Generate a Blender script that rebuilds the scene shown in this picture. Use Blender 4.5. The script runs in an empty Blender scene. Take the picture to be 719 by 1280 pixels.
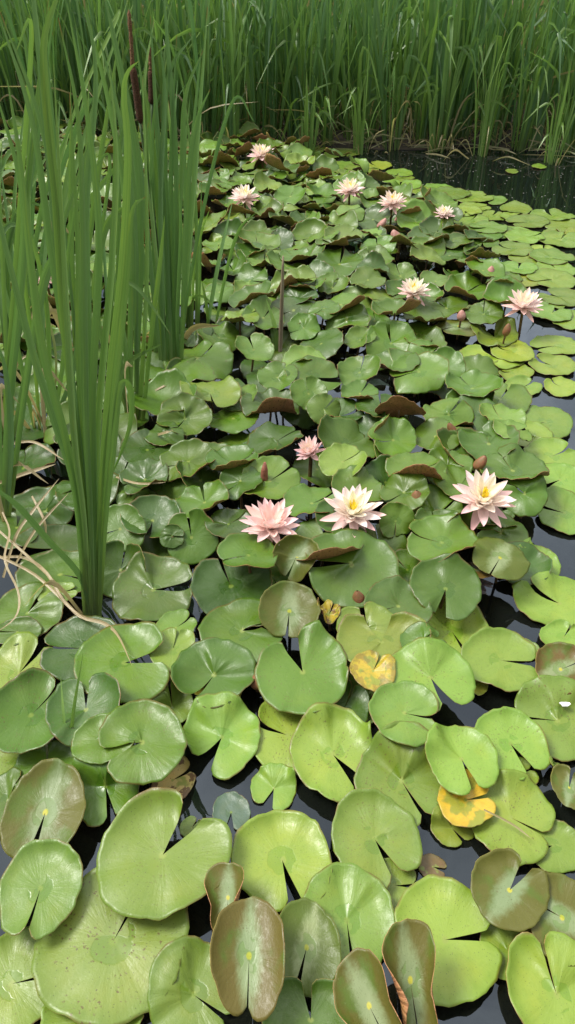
import bpy, math, random
import numpy as np
from mathutils import Vector, Matrix
random.seed(7)
rng = np.random.default_rng(11)
scene = bpy.context.scene
COL = scene.collection
rad = math.radians

# ------------------------------------------------------------------ camera
CAM_H, PITCH, F, CX, CY = 1.5, rad(38.7), 950.0, 359.5, 640.0      # photograph is 719 x 1280
cd = bpy.data.cameras.new('camera'); cam = bpy.data.objects.new('camera', cd); COL.objects.link(cam)
cam.location = (0, 0, CAM_H); cam.rotation_euler = (math.pi/2 - PITCH, 0, 0)
cd.sensor_fit = 'VERTICAL'; cd.sensor_height = 36; cd.lens = F/1280*36; cd.clip_start = .05; cd.clip_end = 2000
scene.camera = cam
sP, cP = math.sin(PITCH), math.cos(PITCH)

def ray(px, py):
    a, b = (px-CX)/F, (py-CY)/F
    return np.array([a, cP - b*sP, -sP - b*cP])        # depth along the axis is 1
def at_z(px, py, z):
    d = ray(px, py); t = (z-CAM_H)/d[2]
    return np.array([0, 0, CAM_H]) + t*d, t             # point, depth
def at_y(px, py, Y):
    d = ray(px, py); t = Y/d[1]
    return np.array([0, 0, CAM_H]) + t*d
def project(p):
    x, y, z = p[0], p[1], p[2]-CAM_H
    dep = y*cP - z*sP
    return CX + F*x/dep, CY + F*(-(y*sP + z*cP))/dep, dep

# ------------------------------------------------------------------ node helper
class NT:
    def __init__(s, tree): s.t = tree
    def n(s, typ, ins=None, **kw):
        nd = s.t.nodes.new(typ)
        for k, v in kw.items(): setattr(nd, k, v)
        for k, v in (ins or {}).items():
            sock = nd.inputs[k]
            if hasattr(v, 'node'): s.t.links.new(v, sock)
            else: sock.default_value = v
        return nd
    def m(s, op, a, b=None, c=None, clamp=False):
        ins = {0: a}
        if b is not None: ins[1] = b
        if c is not None: ins[2] = c
        return s.n('ShaderNodeMath', ins, operation=op, use_clamp=clamp).outputs[0]
    def v(s, op, a, b=None, scale=None):
        ins = {0: a}
        if b is not None: ins[1] = b
        if scale is not None: ins['Scale'] = scale
        nd = s.n('ShaderNodeVectorMath', ins, operation=op)
        return nd.outputs['Value'] if op in ('LENGTH', 'DOT_PRODUCT', 'DISTANCE') else nd.outputs[0]
    def mix(s, f, a, b, blend='MIX'):
        nd = s.n('ShaderNodeMix', None, data_type='RGBA', blend_type=blend)
        for k, v in ((0, f), (6, a), (7, b)):
            if hasattr(v, 'node'): s.t.links.new(v, nd.inputs[k])
            else: nd.inputs[k].default_value = (*v, 1) if k and len(v) == 3 else v
        return nd.outputs[2]
    def ss(s, x, lo, hi, a=0., b=1.):
        return s.n('ShaderNodeMapRange', {0: x, 1: lo, 2: hi, 3: a, 4: b}, interpolation_type='SMOOTHSTEP').outputs[0]
    def noise(s, vec, scale, detail=2., rough=.5, w=None):
        ins = {'Vector': vec, 'Scale': scale, 'Detail': detail, 'Roughness': rough}
        return s.n('ShaderNodeTexNoise', ins).outputs[0]
    def attr(s, name): return s.n('ShaderNodeAttribute', None, attribute_name=name)
def new_mat(name):
    m = bpy.data.materials.new(name); m.use_nodes = True
    m.node_tree.nodes.clear()
    t = NT(m.node_tree); out = t.n('ShaderNodeOutputMaterial')
    return m, t, out
def finish(t, out, sh): t.t.links.new(sh, out.inputs[0])

def leaf_shader(t, col, rough, normal, transl=.18, spec=.5, tcol=None):
    ins = {'Base Color': col, 'Roughness': rough, 'Specular IOR Level': spec}
    if normal is not None: ins['Normal'] = normal
    p = t.n('ShaderNodeBsdfPrincipled', ins).outputs[0]
    tr = t.n('ShaderNodeBsdfTranslucent', {'Color': tcol if tcol is not None else col}).outputs[0]
    return t.n('ShaderNodeMixShader', {0: transl, 1: p, 2: tr}).outputs[0]

# ------------------------------------------------------------------ pad materials
def pad_top(name, bronze=False, yellow=False):
    m, t, out = new_mat(name)
    uv = t.n('ShaderNodeUVMap', None, uv_map='UVMap').outputs[0]
    tint = t.attr('tint'); base = tint.outputs['Color']; spot = tint.outputs['Alpha']
    rnd = t.attr('rnd').outputs['Fac']
    off = t.n('ShaderNodeCombineXYZ', {0: t.m('MULTIPLY', rnd, 37.), 1: t.m('MULTIPLY', rnd, 71.), 2: t.m('MULTIPLY', rnd, 13.)}).outputs[0]
    r = t.v('LENGTH', uv)
    d7 = t.v('SCALE', t.v('NORMALIZE', uv), scale=3.4)
    sv = t.v('ADD', t.v('ADD', d7, off), t.v('SCALE', uv, scale=.9))
    streak = t.noise(sv, 1.4, 3., .55)
    fine = t.noise(t.v('ADD', t.v('SCALE', t.v('NORMALIZE', uv), scale=16.), t.v('ADD', off, t.v('SCALE', uv, scale=1.6))), 1.3, 2.)
    uvo = t.v('ADD', uv, off)
    blotch = t.noise(uvo, 1.5, 3.)
    mott = t.noise(uvo, 7., 4., .65)
    grit = t.noise(uvo, 34., 3., .6)
    rfade = t.ss(r, .25, .85)
    c = base
    c = t.mix(t.m('MULTIPLY', t.ss(streak, .38, .68), t.m('MULTIPLY', rfade, .10)), c, t.mix(1., c, (1.3, 1.2, 1.05), 'MULTIPLY'))
    c = t.mix(t.m('MULTIPLY', t.ss(fine, .52, .72), t.m('MULTIPLY', t.m('MULTIPLY', rfade, t.ss(mott, .35, .6)), .07)), c, t.mix(1., c, (.72, .8, .72), 'MULTIPLY'))
    c = t.mix(t.ss(blotch, .45, .72, 0., .38), c, t.mix(1., c, (1.35, 1.08, .65), 'MULTIPLY'))
    c = t.mix(t.ss(mott, .48, .75, 0., .40), c, t.mix(1., c, (.74, .84, .76), 'MULTIPLY'))
    c = t.mix(t.ss(grit, .52, .8, 0., .35), c, t.mix(1., c, (.75, .78, .7), 'MULTIPLY'))
    edge_n = t.m('ADD', r, t.m('MULTIPLY', t.m('SUBTRACT', blotch, .5), .35))
    if bronze:
        sep = t.n('ShaderNodeSeparateXYZ', {0: uv})
        ay = t.m('ABSOLUTE', sep.outputs[1])
        k = t.m('ADD', t.m('MULTIPLY', ay, .85), t.m('MULTIPLY', r, .35))
        k = t.m('ADD', k, t.m('MULTIPLY', t.m('SUBTRACT', mott, .5), .3))
        c = t.mix(t.ss(k, .20, .52), t.mix(.6, c, (.24, .31, .15)), t.mix(t.m('MULTIPLY', t.ss(t.m('ADD', blotch, t.m('MULTIPLY', r, .12)), .40, .62), t.m('MULTIPLY', spot, 1.2), clamp=True), (.080, .125, .014), (.125, .080, .018)))
        c = t.mix(t.ss(r, .045, .085, 1., 0.), c, (.42, .40, .05))
    else:
        # a darker rim, part leaf green, part painted shade of the upturned edge, and a thin red-brown margin, both with an uneven inner limit
        c = t.mix(t.ss(edge_n, .70, .98, 0., .5), c, t.mix(1., c, (.60, .76, .42), 'MULTIPLY'))
        c = t.mix(t.m('MULTIPLY', t.ss(r, .95, 1.0), t.ss(blotch, .42, .62, 0., .7)), c, (.13, .06, .02))
        c = t.mix(t.ss(r, .035, .085, .75, 0.), c, (.23, .29, .05))
    # film of water lying round the leaf's centre
    pud = t.m('MULTIPLY', t.ss(t.noise(uvo, 2.6, 1.5), .47, .50), t.ss(t.m('ADD', r, t.m('MULTIPLY', mott, .12)), .34, .37, 1., 0.))
    pud = t.m('MULTIPLY', pud, t.ss(rnd, .35, .45))
    c = t.mix(t.m('MULTIPLY', pud, .6), c, t.mix(1., c, (.60, .78, .40), 'MULTIPLY'))
    # bites, specks and scars
    vor = t.n('ShaderNodeTexVoronoi', {'Vector': t.v('ADD', uvo, t.v('SCALE', t.n('ShaderNodeCombineXYZ', {0: mott, 1: grit}).outputs[0], scale=.12)), 'Scale': 15., 'Randomness': 1.}).outputs[0]
    patch = t.ss(t.noise(uvo, 2.1, 1.), .46, .56)
    sp = t.m('MULTIPLY', t.ss(vor, .16, .26, 1., 0.), t.m('MULTIPLY', patch, spot))
    vor2 = t.n('ShaderNodeTexVoronoi', {'Vector': uvo, 'Scale': 4.2, 'Randomness': 1.}).outputs[0]
    sp2 = t.m('MULTIPLY', t.ss(t.m('ADD', vor2, t.m('MULTIPLY', mott, .12)), .10, .125, 1., 0.), spot)
    c = t.mix(t.m('MULTIPLY', sp, .85), c, (.10, .065, .018))
    c = t.mix(t.m('MULTIPLY', sp2, .75), c, (.07, .055, .025))
    # pinprick specks all over, thicker in some places, and pale scurf
    vor3 = t.n('ShaderNodeTexVoronoi', {'Vector': uvo, 'Scale': 30., 'Randomness': 1.})
    pick = t.ss(t.n('ShaderNodeSeparateColor', {0: vor3.outputs['Color']}).outputs[0], .78, .80)
    c = t.mix(t.m('MULTIPLY', t.m('MULTIPLY', t.ss(vor3.outputs[0], .16, .26, 1., 0.), pick), .7), c, (.05, .055, .015))
    c = t.mix(t.m('MULTIPLY', t.ss(t.noise(uvo, 11., 5., .7), .62, .74), .22), c, (.36, .38, .22))
    if yellow:
        yn = t.noise(uvo, 2.3, 4., .65)
        c = t.mix(t.ss(t.noise(uvo, 1.7, 2.), .52, .62, 0., .75), c, (.17, .24, .03))
        c = t.mix(t.m('MULTIPLY', t.ss(t.m('ADD', yn, t.m('MULTIPLY', r, .12)), .58, .66), t.m('MULTIPLY', spot, .95)), c, (.13, .07, .025))
    h = t.m('ADD', t.m('MULTIPLY', streak, .55), t.m('ADD', t.m('MULTIPLY', fine, .06), t.m('ADD', t.m('MULTIPLY', mott, .35), t.m('MULTIPLY', grit, .12))))
    h = t.m('MULTIPLY', h, t.m('MULTIPLY', t.ss(r, .05, .45, .15, 1.), t.m('SUBTRACT', 1., pud)))
    bump = t.n('ShaderNodeBump', {'Strength': .19, 'Distance': .012, 'Height': t.m('SUBTRACT', h, t.m('MULTIPLY', pud, .0))}).outputs[0]
    rough = t.m('ADD', .32, t.m('ADD', t.m('MULTIPLY', t.ss(mott, .3, .7), .20), t.m('MULTIPLY', pud, -.10)))
    finish(t, out, leaf_shader(t, c, rough, bump, .14, .35 if bronze else .55, t.mix(1., c, (1.1, 1.25, .5), 'MULTIPLY')))
    return m
def pad_under():
    m, t, out = new_mat('lily pad underside')
    uv = t.n('ShaderNodeUVMap', None, uv_map='UVMap').outputs[0]
    rnd = t.attr('rnd').outputs['Fac']
    red = t.attr('under').outputs['Fac']
    off = t.n('ShaderNodeCombineXYZ', {0: t.m('MULTIPLY', rnd, 37.), 1: t.m('MULTIPLY', rnd, 71.)}).outputs[0]
    uvo = t.v('ADD', uv, off)
    n1 = t.noise(uvo, 3., 4.); n2 = t.noise(uvo, 16., 3.)
    vein = t.noise(t.v('ADD', t.v('SCALE', t.v('NORMALIZE', uv), scale=7.), off), 1.5, 2.)
    green = t.mix(n1, (.22, .27, .045), (.32, .30, .07))
    redc = t.mix(n1, (.44, .19, .07), (.56, .30, .16))
    f = t.m('ADD', red, t.m('MULTIPLY', t.m('SUBTRACT', n1, .5), 1.1), clamp=True)
    c = t.mix(f, green, redc)
    c = t.mix(t.ss(n2, .55, .68, 0., .7), c, (.09, .025, .012))
    c = t.mix(t.ss(vein, .56, .64, 0., .4), c, (.30, .20, .08))
    bump = t.n('ShaderNodeBump', {'Strength': .5, 'Distance': .01, 'Height': vein}).outputs[0]
    finish(t, out, leaf_shader(t, c, .5, bump, .22, .3))
    return m
M_PAD = pad_top('lily pad green'); M_BRONZE = pad_top('lily pad bronze', bronze=True); M_YELLOW = pad_top('lily pad yellowed', yellow=True); M_UNDER = pad_under()

def simple_mat(name, c1, c2, scale=20., rough=.6, bump=.2, transl=0., stretch=(1, 1, 1), spec=.4, coord='Object'):
    m, t, out = new_mat(name)
    tc = t.n('ShaderNodeTexCoord').outputs[coord]
    v = t.n('ShaderNodeMapping', {0: tc, 3: stretch}).outputs[0]
    n = t.noise(v, scale, 4., .6)
    c = t.mix(t.ss(n, .3, .7), c1, c2)
    b = t.n('ShaderNodeBump', {'Strength': bump, 'Distance': .01, 'Height': n}).outputs[0]
    finish(t, out, leaf_shader(t, c, rough, b, transl, spec))
    return m
M_STEM = simple_mat('lily stem', (.10, .05, .025), (.17, .12, .04), 60., .45)
M_BUD = simple_mat('lily bud', (.16, .10, .035), (.26, .09, .05), 45., .5)
M_BUDP = simple_mat('lily bud pink', (.45, .20, .16), (.60, .36, .30), 45., .5, transl=.2)
M_SPIKE = simple_mat('cattail spike brown', (.055, .024, .010), (.12, .05, .02), 260., .95, 1.)
M_MALE = simple_mat('cattail tip', (.16, .075, .03), (.30, .17, .08), 300., .95, 1.)
M_STALK = simple_mat('dead stalk', (.17, .13, .08), (.30, .24, .16), 40., .85, .6, stretch=(1, 1, .15))

def blade_mat():
    m, t, out = new_mat('reed blade')
    uv = t.n('ShaderNodeUVMap', None, uv_map='UVMap').outputs[0]
    a = t.attr('tint')
    sep = t.n('ShaderNodeSeparateColor', {0: a.outputs['Color']})
    tone, dry, seed = sep.outputs[0], sep.outputs[1], sep.outputs[2]
    su = t.n('ShaderNodeSeparateXYZ', {0: uv})
    u, v = su.outputs[0], su.outputs[1]
    sv = t.n('ShaderNodeCombineXYZ', {0: t.m('MULTIPLY', u, 7.), 1: t.m('MULTIPLY', v, 2.2), 2: t.m('MULTIPLY', seed, 60.)}).outputs[0]
    n = t.noise(sv, 1.6, 3., .6)
    n2 = t.noise(t.n('ShaderNodeCombineXYZ', {0: t.m('MULTIPLY', u, 1.), 1: t.m('MULTIPLY', v, 5.), 2: t.m('MULTIPLY', seed, 90.)}).outputs[0], 2., 3.)
    c = t.mix(tone, (.100, .210, .100), (.215, .345, .080))
    c = t.mix(t.ss(n, .35, .7, 0., .75), c, t.mix(1., c, (.58, .72, .66), 'MULTIPLY'))
    c = t.mix(t.ss(t.m('SINE', t.m('MULTIPLY', u, 44.)), .2, .9, 0., .28), c, t.mix(1., c, (.7, .8, .7), 'MULTIPLY'))
    c = t.mix(t.ss(n2, .55, .75, 0., .5), c, t.mix(1., c, (1.5, 1.25, .8), 'MULTIPLY'))
    c = t.mix(t.ss(v, .0, .16, .55, 0.), c, (.17, .21, .06))                   # paler sheath
    c = t.mix(t.m('MULTIPLY', t.ss(v, .955, 1.), t.ss(seed, .55, .75)), c, (.26, .13, .04))   # withered tip
    c = t.mix(t.m('ADD', dry, t.m('MULTIPLY', t.m('SUBTRACT', n2, .5), t.m('MULTIPLY', dry, .6)), clamp=True), c, t.mix(n, (.30, .21, .10), (.58, .47, .28)))
    b = t.n('ShaderNodeBump', {'Strength': .35, 'Distance': .004, 'Height': n}).outputs[0]
    finish(t, out, leaf_shader(t, c, .34, b, .38, .8, t.mix(1., c, (1.1, 1.2, .7), 'MULTIPLY')))
    return m
M_BLADE = blade_mat()

def petal_mat():
    m, t, out = new_mat('lily petal')
    uv = t.n('ShaderNodeUVMap', None, uv_map='UVMap').outputs[0]
    su = t.n('ShaderNodeSeparateXYZ', {0: uv}); u, v = su.outputs[0], su.outputs[1]
    oi = t.n('ShaderNodeObjectInfo')
    n = t.noise(t.n('ShaderNodeCombineXYZ', {0: t.m('MULTIPLY', u, 7.), 1: t.m('MULTIPLY', v, 1.2), 2: t.m('MULTIPLY', oi.outputs['Random'], 50.)}).outputs[0], 1.7, 2.)
    c = t.mix(t.ss(v, .15, .95), t.mix(.45, oi.outputs['Color'], (.97, .90, .82)), oi.outputs['Color'])
    c = t.mix(t.ss(n, .45, .7, 0., .3), c, t.mix(1., c, (.93, .83, .82), 'MULTIPLY'))
    finish(t, out, leaf_shader(t, c, .5, None, .28, .3))
    return m
M_PETAL = petal_mat()
M_STAMEN = simple_mat('lily stamen', (.90, .68, .02), (.95, .82, .10), 30., .5, .1, transl=.2)

# ------------------------------------------------------------------ object helpers
def tag(o, label, cat, group=None, kind=None):
    if label: o['label'] = label
    if cat: o['category'] = cat
    if group: o['group'] = group
    if kind: o['kind'] = kind
    return o
def link(name, me, parent=None, loc=None):
    o = bpy.data.objects.new(name, me); COL.objects.link(o)
    if parent is not None: o.parent = parent
    if loc is not None: o.location = loc
    return o
def empty(name, loc):
    o = link(name, None, None, loc); o.empty_display_size = .05; return o
def mesh(name, V, Fc, mats, uv=None, tint=None, rnd=None, under=None, mi=None, smooth=True):
    me = bpy.data.meshes.new(name)
    me.from_pydata([tuple(map(float, v)) for v in V], [], [tuple(map(int, f)) for f in Fc])
    for m in mats: me.materials.append(m)
    n = len(V)
    if uv is not None:
        l = me.uv_layers.new(name='UVMap')
        idx = np.empty(len(me.loops), dtype=np.int32); me.loops.foreach_get('vertex_index', idx)
        l.data.foreach_set('uv', np.asarray(uv, dtype=np.float32)[idx].ravel())
    if tint is not None:
        a = me.attributes.new('tint', 'FLOAT_COLOR', 'POINT')
        a.data.foreach_set('color', np.asarray(tint, dtype=np.float32).ravel())
    for nm, val in (('rnd', rnd), ('under', under)):
        if val is not None:
            a = me.attributes.new(nm, 'FLOAT', 'POINT')
            a.data.foreach_set('value', np.broadcast_to(np.asarray(val, dtype=np.float32), (n,)).copy())
    if mi is not None: me.polygons.foreach_set('material_index', np.asarray(mi, dtype=np.int32))
    if smooth is True: me.polygons.foreach_set('use_smooth', np.ones(len(me.polygons), dtype=bool))
    elif smooth is not False: me.polygons.foreach_set('use_smooth', np.asarray(smooth, dtype=bool))
    me.update(); return me
def tube(points, radii, nseg=7, cap=True):
    P = np.asarray(points, float); n = len(P)
    T = np.gradient(P, axis=0); T /= np.linalg.norm(T, axis=1)[:, None] + 1e-9
    V, Fc, UV = [], [], []
    for i in range(n):
        ref = np.array([0, 1., .2]) if abs(T[i][1]) < .9 else np.array([1., 0, 0])
        a = np.cross(T[i], ref); a /= np.linalg.norm(a); b = np.cross(T[i], a)
        for k in range(nseg):
            q = 2*math.pi*k/nseg
            V.append(P[i] + radii[i]*(math.cos(q)*a + math.sin(q)*b)); UV.append((k/nseg, i/(n-1)))
    for i in range(n-1):
        for k in range(nseg):
            k2 = (k+1) % nseg
            Fc.append((i*nseg+k, i*nseg+k2, (i+1)*nseg+k2, (i+1)*nseg+k))
    if cap:
        Fc.append(tuple(range(nseg-1, -1, -1))); Fc.append(tuple((n-1)*nseg+k for k in range(nseg)))
    return V, Fc, UV
def spline(pts, n):
    P = np.asarray(pts, float); k = len(P)
    if k == 2: return np.linspace(P[0], P[1], n)
    Q = np.vstack([2*P[0]-P[1], P, 2*P[-1]-P[-2]])
    out = []
    for s in np.linspace(0, k-1-1e-6, n):
        i = int(s); f = s-i
        p0, p1, p2, p3 = Q[i], Q[i+1], Q[i+2], Q[i+3]
        out.append(.5*((2*p1)+(-p0+p2)*f+(2*p0-5*p1+4*p2-p3)*f*f+(-p0+3*p1-3*p2+p3)*f**3))
    return np.array(out)

# ------------------------------------------------------------------ lily pads
GX0, GY0, CELL, NX, NY = -3.6, 0.0, .01, 720, 720
HM = np.zeros((NY, NX))                                # top of what already lies there
def hm_at(x, y):
    i = np.clip(((np.asarray(y)-GY0)/CELL).astype(int), 0, NY-1); j = np.clip(((np.asarray(x)-GX0)/CELL).astype(int), 0, NX-1)
    return HM[i, j]
NT_, NR = 60, 8
TINTS = {  # base colours of the leaf's upper side
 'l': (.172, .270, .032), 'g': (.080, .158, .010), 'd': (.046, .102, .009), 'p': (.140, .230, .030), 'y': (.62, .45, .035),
 'b': (.150, .190, .080), 'o': (.195, .270, .030), 's': (.50, .38, .13), 't': (.09, .14, .085)}
pads = []
def build_pad(cx, cy, w, h, notch, kind='g', z=.01, flat=True, pitch=None, roll=0., rim=.10, wave=.03, open_=None, fold=0., curl=None,
              label=None, spot=None, under=None, ys=None, drape=True, px=True, cone=0., lobes=0., name='lily_pad', tint=None, twist=0., furl=False):
    """One leaf: its middle at a pixel of the photograph on the height z, w and h its apparent size there."""
    R_ = random.random
    if open_ is None: open_ = random.uniform(3, 9) if flat else random.uniform(.8, 4)
    if not flat and px and curl is None and pitch is None and cy < 660:
        curl = [(random.uniform(235, 305), random.uniform(.30, .60))] if R_() < .6 else []
        curl.append((random.uniform(0, 360), random.uniform(-.5, .3)))
        roll = roll or random.gauss(0, 9)
        fold = fold or random.choice((-1, 1, 1))*random.uniform(.2, .5)
    for it in range(2):
        c, dep = at_z(cx, cy, z)
        e = math.atan2(CAM_H-z, c[1])
        W = w*dep/F/2*(1.0 if flat else 1.04)
        asp = h/w
        if flat:
            yscale = ys if ys else min(1.35, max(.72, asp/math.sin(e))); ph = pitch if pitch is not None else 0.
        else:
            yscale = ys or 1.; ph = pitch if pitch is not None else min(rad(40), max(rad(-2), math.asin(min(.985, asp/yscale)) - e))
        # outline: theta measured from the notch
        dl = rad(open_); th = np.linspace(dl, 2*math.pi-dl, NT_)
        p1, p2, p3 = R_()*6.28, R_()*6.28, R_()*6.28
        dn = np.minimum(th-dl, 2*math.pi-dl-th)
        ro = 1 + .035*np.sin(2*th+p1) + .03*np.sin(3*th+p2) + .016*np.sin(7*th+p3) + .010*np.sin(13*th+p1) + .005*np.sin(29*th+p2)*np.sin(5*th+p3) + .012*np.sin(19*th+p2)*(.4+wave*8)
        ro *= 1 - (.20 if flat else .09)*np.exp(-dn/.10) + .04*np.exp(-((dn-.5)/.3)**2)
        ro *= 1 + lobes*np.cos(th)
        rr = np.array([0, .06, .18, .34, .52, .70, .84, .94, 1.0])
        r = rr[:, None]*ro[None, :]; T = np.broadcast_to(th, r.shape)
        x, y = r*np.cos(T), r*np.sin(T)
        uv = np.stack([rr[:, None]*np.cos(T), rr[:, None]*np.sin(T)], -1)
        rn = rr[:, None]
        zz = cone*rn + 0*T
        s = np.clip((rn-.60)/.40, 0, 1)
        q1, q2, q3 = R_()*6.28, R_()*6.28, R_()*6.28
        na = rad(notch)
        far = np.sin(T+na)                               # +1 at the edge away from the viewer
        zz = zz + 1.40*rim*s*s*(.45 + .55*far + .45*np.sin(2*T+q1)*.6)
        zz = zz + wave*rn**2.2*(np.sin(3*T+q2) + .7*np.sin(5*T+q3) + .5*np.sin(8*T+q1)*rn**2 + .38*np.sin(13*T+q2)*rn**5 + .25*np.sin(21*T+q3)*rn**7)
        zz = zz + .010*np.sin(2.3*x*3+q1)*np.cos(2.1*y*3+q3)
        if curl:
            for (cdeg, amt) in curl:
                ca = rad(cdeg) - na
                k = np.clip(x*math.cos(ca)+y*math.sin(ca)-.25, 0, None)
                zz = zz + amt*k*k*1.6
        if fold:
            fl = fold*(np.clip(.25+.75*(x+1)/1.25, .25, 1) if furl else 1+0*x)
            yy = np.sin(fl*y)/fl; zz = zz + (1-np.cos(fl*y))/np.abs(fl)*np.sign(fl); y = yy
        P = np.stack([x, y, zz*np.ones_like(x)], -1)
        ca, sa = math.cos(na), math.sin(na)
        P = np.stack([P[..., 0]*ca-P[..., 1]*sa, P[..., 0]*sa+P[..., 1]*ca, P[..., 2]], -1)
        mid = .5*(P[..., :2].reshape(-1, 2).max(0)+P[..., :2].reshape(-1, 2).min(0)); P[..., :2] -= mid
        P[..., 0] /= max(.3, np.ptp(P[..., 0])/2) if True else 1
        P[..., 1] /= max(.3, np.ptp(P[..., 1])/2)
        P *= np.array([1., yscale, 1.]); P *= W
        for ax, an in (('x', ph), ('y', rad(roll)), ('z', rad(twist))):
            c_, s_ = math.cos(an), math.sin(an); Q = P.copy()
            if ax == 'x': Q[..., 1], Q[..., 2] = P[..., 1]*c_-P[..., 2]*s_, P[..., 1]*s_+P[..., 2]*c_
            elif ax == 'y': Q[..., 0], Q[..., 2] = P[..., 0]*c_+P[..., 2]*s_, -P[..., 0]*s_+P[..., 2]*c_
            else: Q[..., 0], Q[..., 1] = P[..., 0]*c_-P[..., 1]*s_, P[..., 0]*s_+P[..., 1]*c_
            P = Q
        P = P + np.array([c[0], c[1], z])
        need = np.maximum(0, hm_at(P[..., 0], P[..., 1]) + .004 - P[..., 2])
        if it == 0 and drape:
            z = z + min(.06, float(np.percentile(need, 70 if flat else 45)))
        elif it == 0: break
    if drape:
        need = np.minimum(need, .05 if flat else .022)
        sm = need.copy()
        for k in range(10):
            b = sm.copy()
            b[1:] += sm[:-1]; b[:-1] += sm[1:]; b[0] += sm[0]; b[-1] += sm[-1]
            b[:, 1:] += sm[:, :-1]; b[:, :-1] += sm[:, 1:]; b[:, 0] += sm[:, 0]; b[:, -1] += sm[:, -1]
            sm = np.maximum(b/5, need*.9)
            sm[0] = sm[0].mean()
        P[..., 2] += sm
    P[..., 2] = np.maximum(P[..., 2], .0015)
    # into the height map
    fine = P[::1]
    for a in np.linspace(0, 1, 4)[:-1]:
        q = fine[:-1]*(1-a) + fine[1:]*a
        for b in (0, .34, .67):
            qq = q[:, :-1]*(1-b) + q[:, 1:]*b
            i = np.clip(((qq[..., 1]-GY0)/CELL).astype(int), 0, NY-1); j = np.clip(((qq[..., 0]-GX0)/CELL).astype(int), 0, NX-1)
            np.maximum.at(HM, (i.ravel(), j.ravel()), np.minimum(qq[..., 2], .30).ravel())
    # surface normals, thickness
    dr = np.gradient(P, axis=0); dt = np.gradient(P, axis=1)
    N = np.cross(dr, dt); N /= np.linalg.norm(N, axis=-1)[..., None] + 1e-12; N[0] = N[1].mean(0)
    th_ = .0009
    B = P - N*th_
    nr, nt = P.shape[:2]
    V = [P[0, 0]] + list(P[1:].reshape(-1, 3)) + [B[0, 0]] + list(B[1:].reshape(-1, 3))
    U = [uv[0, 0]] + list(uv[1:].reshape(-1, 2)); U = U + U
    o2 = 1 + (nr-1)*nt
    ix = lambda i, j: 1 + (i-1)*nt + j
    Fc, mi, sm_ = [], [], []
    for j in range(nt-1):
        sm_ += [True]*(2*(nr-1)) + [False]
        Fc.append((0, ix(1, j), ix(1, j+1))); mi.append(0)
        Fc.append((o2, o2+ix(1, j+1), o2+ix(1, j))); mi.append(1)
        for i in range(1, nr-1):
            Fc.append((ix(i, j), ix(i+1, j), ix(i+1, j+1), ix(i, j+1))); mi.append(0)
            Fc.append((o2+ix(i, j), o2+ix(i, j+1), o2+ix(i+1, j+1), o2+ix(i+1, j))); mi.append(1)
        Fc.append((ix(nr-1, j), o2+ix(nr-1, j), o2+ix(nr-1, j+1), ix(nr-1, j+1))); mi.append(1)
    tt = tint or TINTS[kind]
    v = 1 + random.uniform(-.22, .20); hs = random.uniform(-.12, .12)
    tt = (tt[0]*v*(1+hs), tt[1]*v, tt[2]*v*(1-hs*.5), spot if spot is not None else (random.random()**1.4*.95))
    if under is None: under = random.uniform(.15, .95)
    V = np.array(V)
    rec = dict(V=V, F=Fc, mi=mi, sm=sm_, U=np.array(U), tint=np.tile(tt, (len(V), 1)), rnd=random.random(), under=under, kind=kind, label=label,
               px=(cx, cy), w=w, c=np.array([c[0], c[1], z]), P0=P[0, 0].copy(), name=name, traced=px)
    pads.append(rec); return rec

exec_list = []
def L(*a, **k): exec_list.append((a, k))
# ---- floating leaves by the open water at the right and at the far edge
for (x, y, w, h, nt, k) in [(645,261,44,15,330,'l'),(690,270,60,14,100,'l'),(660,278,60,14,200,'l'),(590,247,58,14,20,'l'),(560,243,62,15,250,'l'),(500,232,60,13,80,'l'),
        (425,208,50,11,0,'l'),(452,213,48,10,180,'o'),(404,196,44,10,90,'l'),(440,221,50,11,300,'l'),(392,187,40,9,40,'l'),(470,207,44,9,120,'o'),(640,214,18,5,10,'l'),(674,208,20,5,10,'l'),
        (700,300,66,18,60,'l'),(640,312,56,18,140,'l'),(690,322,62,20,320,'l'),(655,296,54,16,10,'l'),(610,285,52,15,200,'p'),(690,350,66,22,200,'l'),(648,336,52,18,70,'p'),
        (700,372,64,22,130,'l'),(716,400,60,24,160,'l'),(690,392,56,20,60,'p'),(695,432,70,24,200,'l')]:
    L(x, y, w*.92, h*.92, nt, 'p' if k == 'l' and (x+y) % 3 else k, z=.008, rim=.06, wave=.03)
L(572,408,52,25,200,'b', z=.06, flat=False, pitch=.03, rim=-.08, wave=.02, spot=0.3, label='flat grey-bronze lily pad casting a black shadow on the bright open water')
L(640,465,56,22,200,'l', z=.008); L(655,484,48,22,40,'l', z=.008); L(690,457,60,24,140,'l', z=.012); L(702,484,44,22,120,'l', z=.008)
L(615,446,84,30,100,'o', z=.012, open_=12, rim=.1, label='yellow-green heart-shaped floating pad in front of the bare-stalked pink lily'); L(640,440,54,26,150,'o', z=.02, rim=.08)
L(618,422,62,26,95,'l', z=.02, open_=16, rim=.09, wave=.04)
L(683,528,68,42,200,'l', z=.02, rim=.05); L(625,499,80,40,60,'g', z=.03); L(660,545,60,30,100,'l', z=.015); L(690,570,70,40,30,'l', z=.02)
L(700,600,66,40,210,'l', z=.02); L(705,640,70,54,160,'l', z=.012, label='pale flat pad cut by the photo edge, just right of the large spiky lily')
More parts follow.
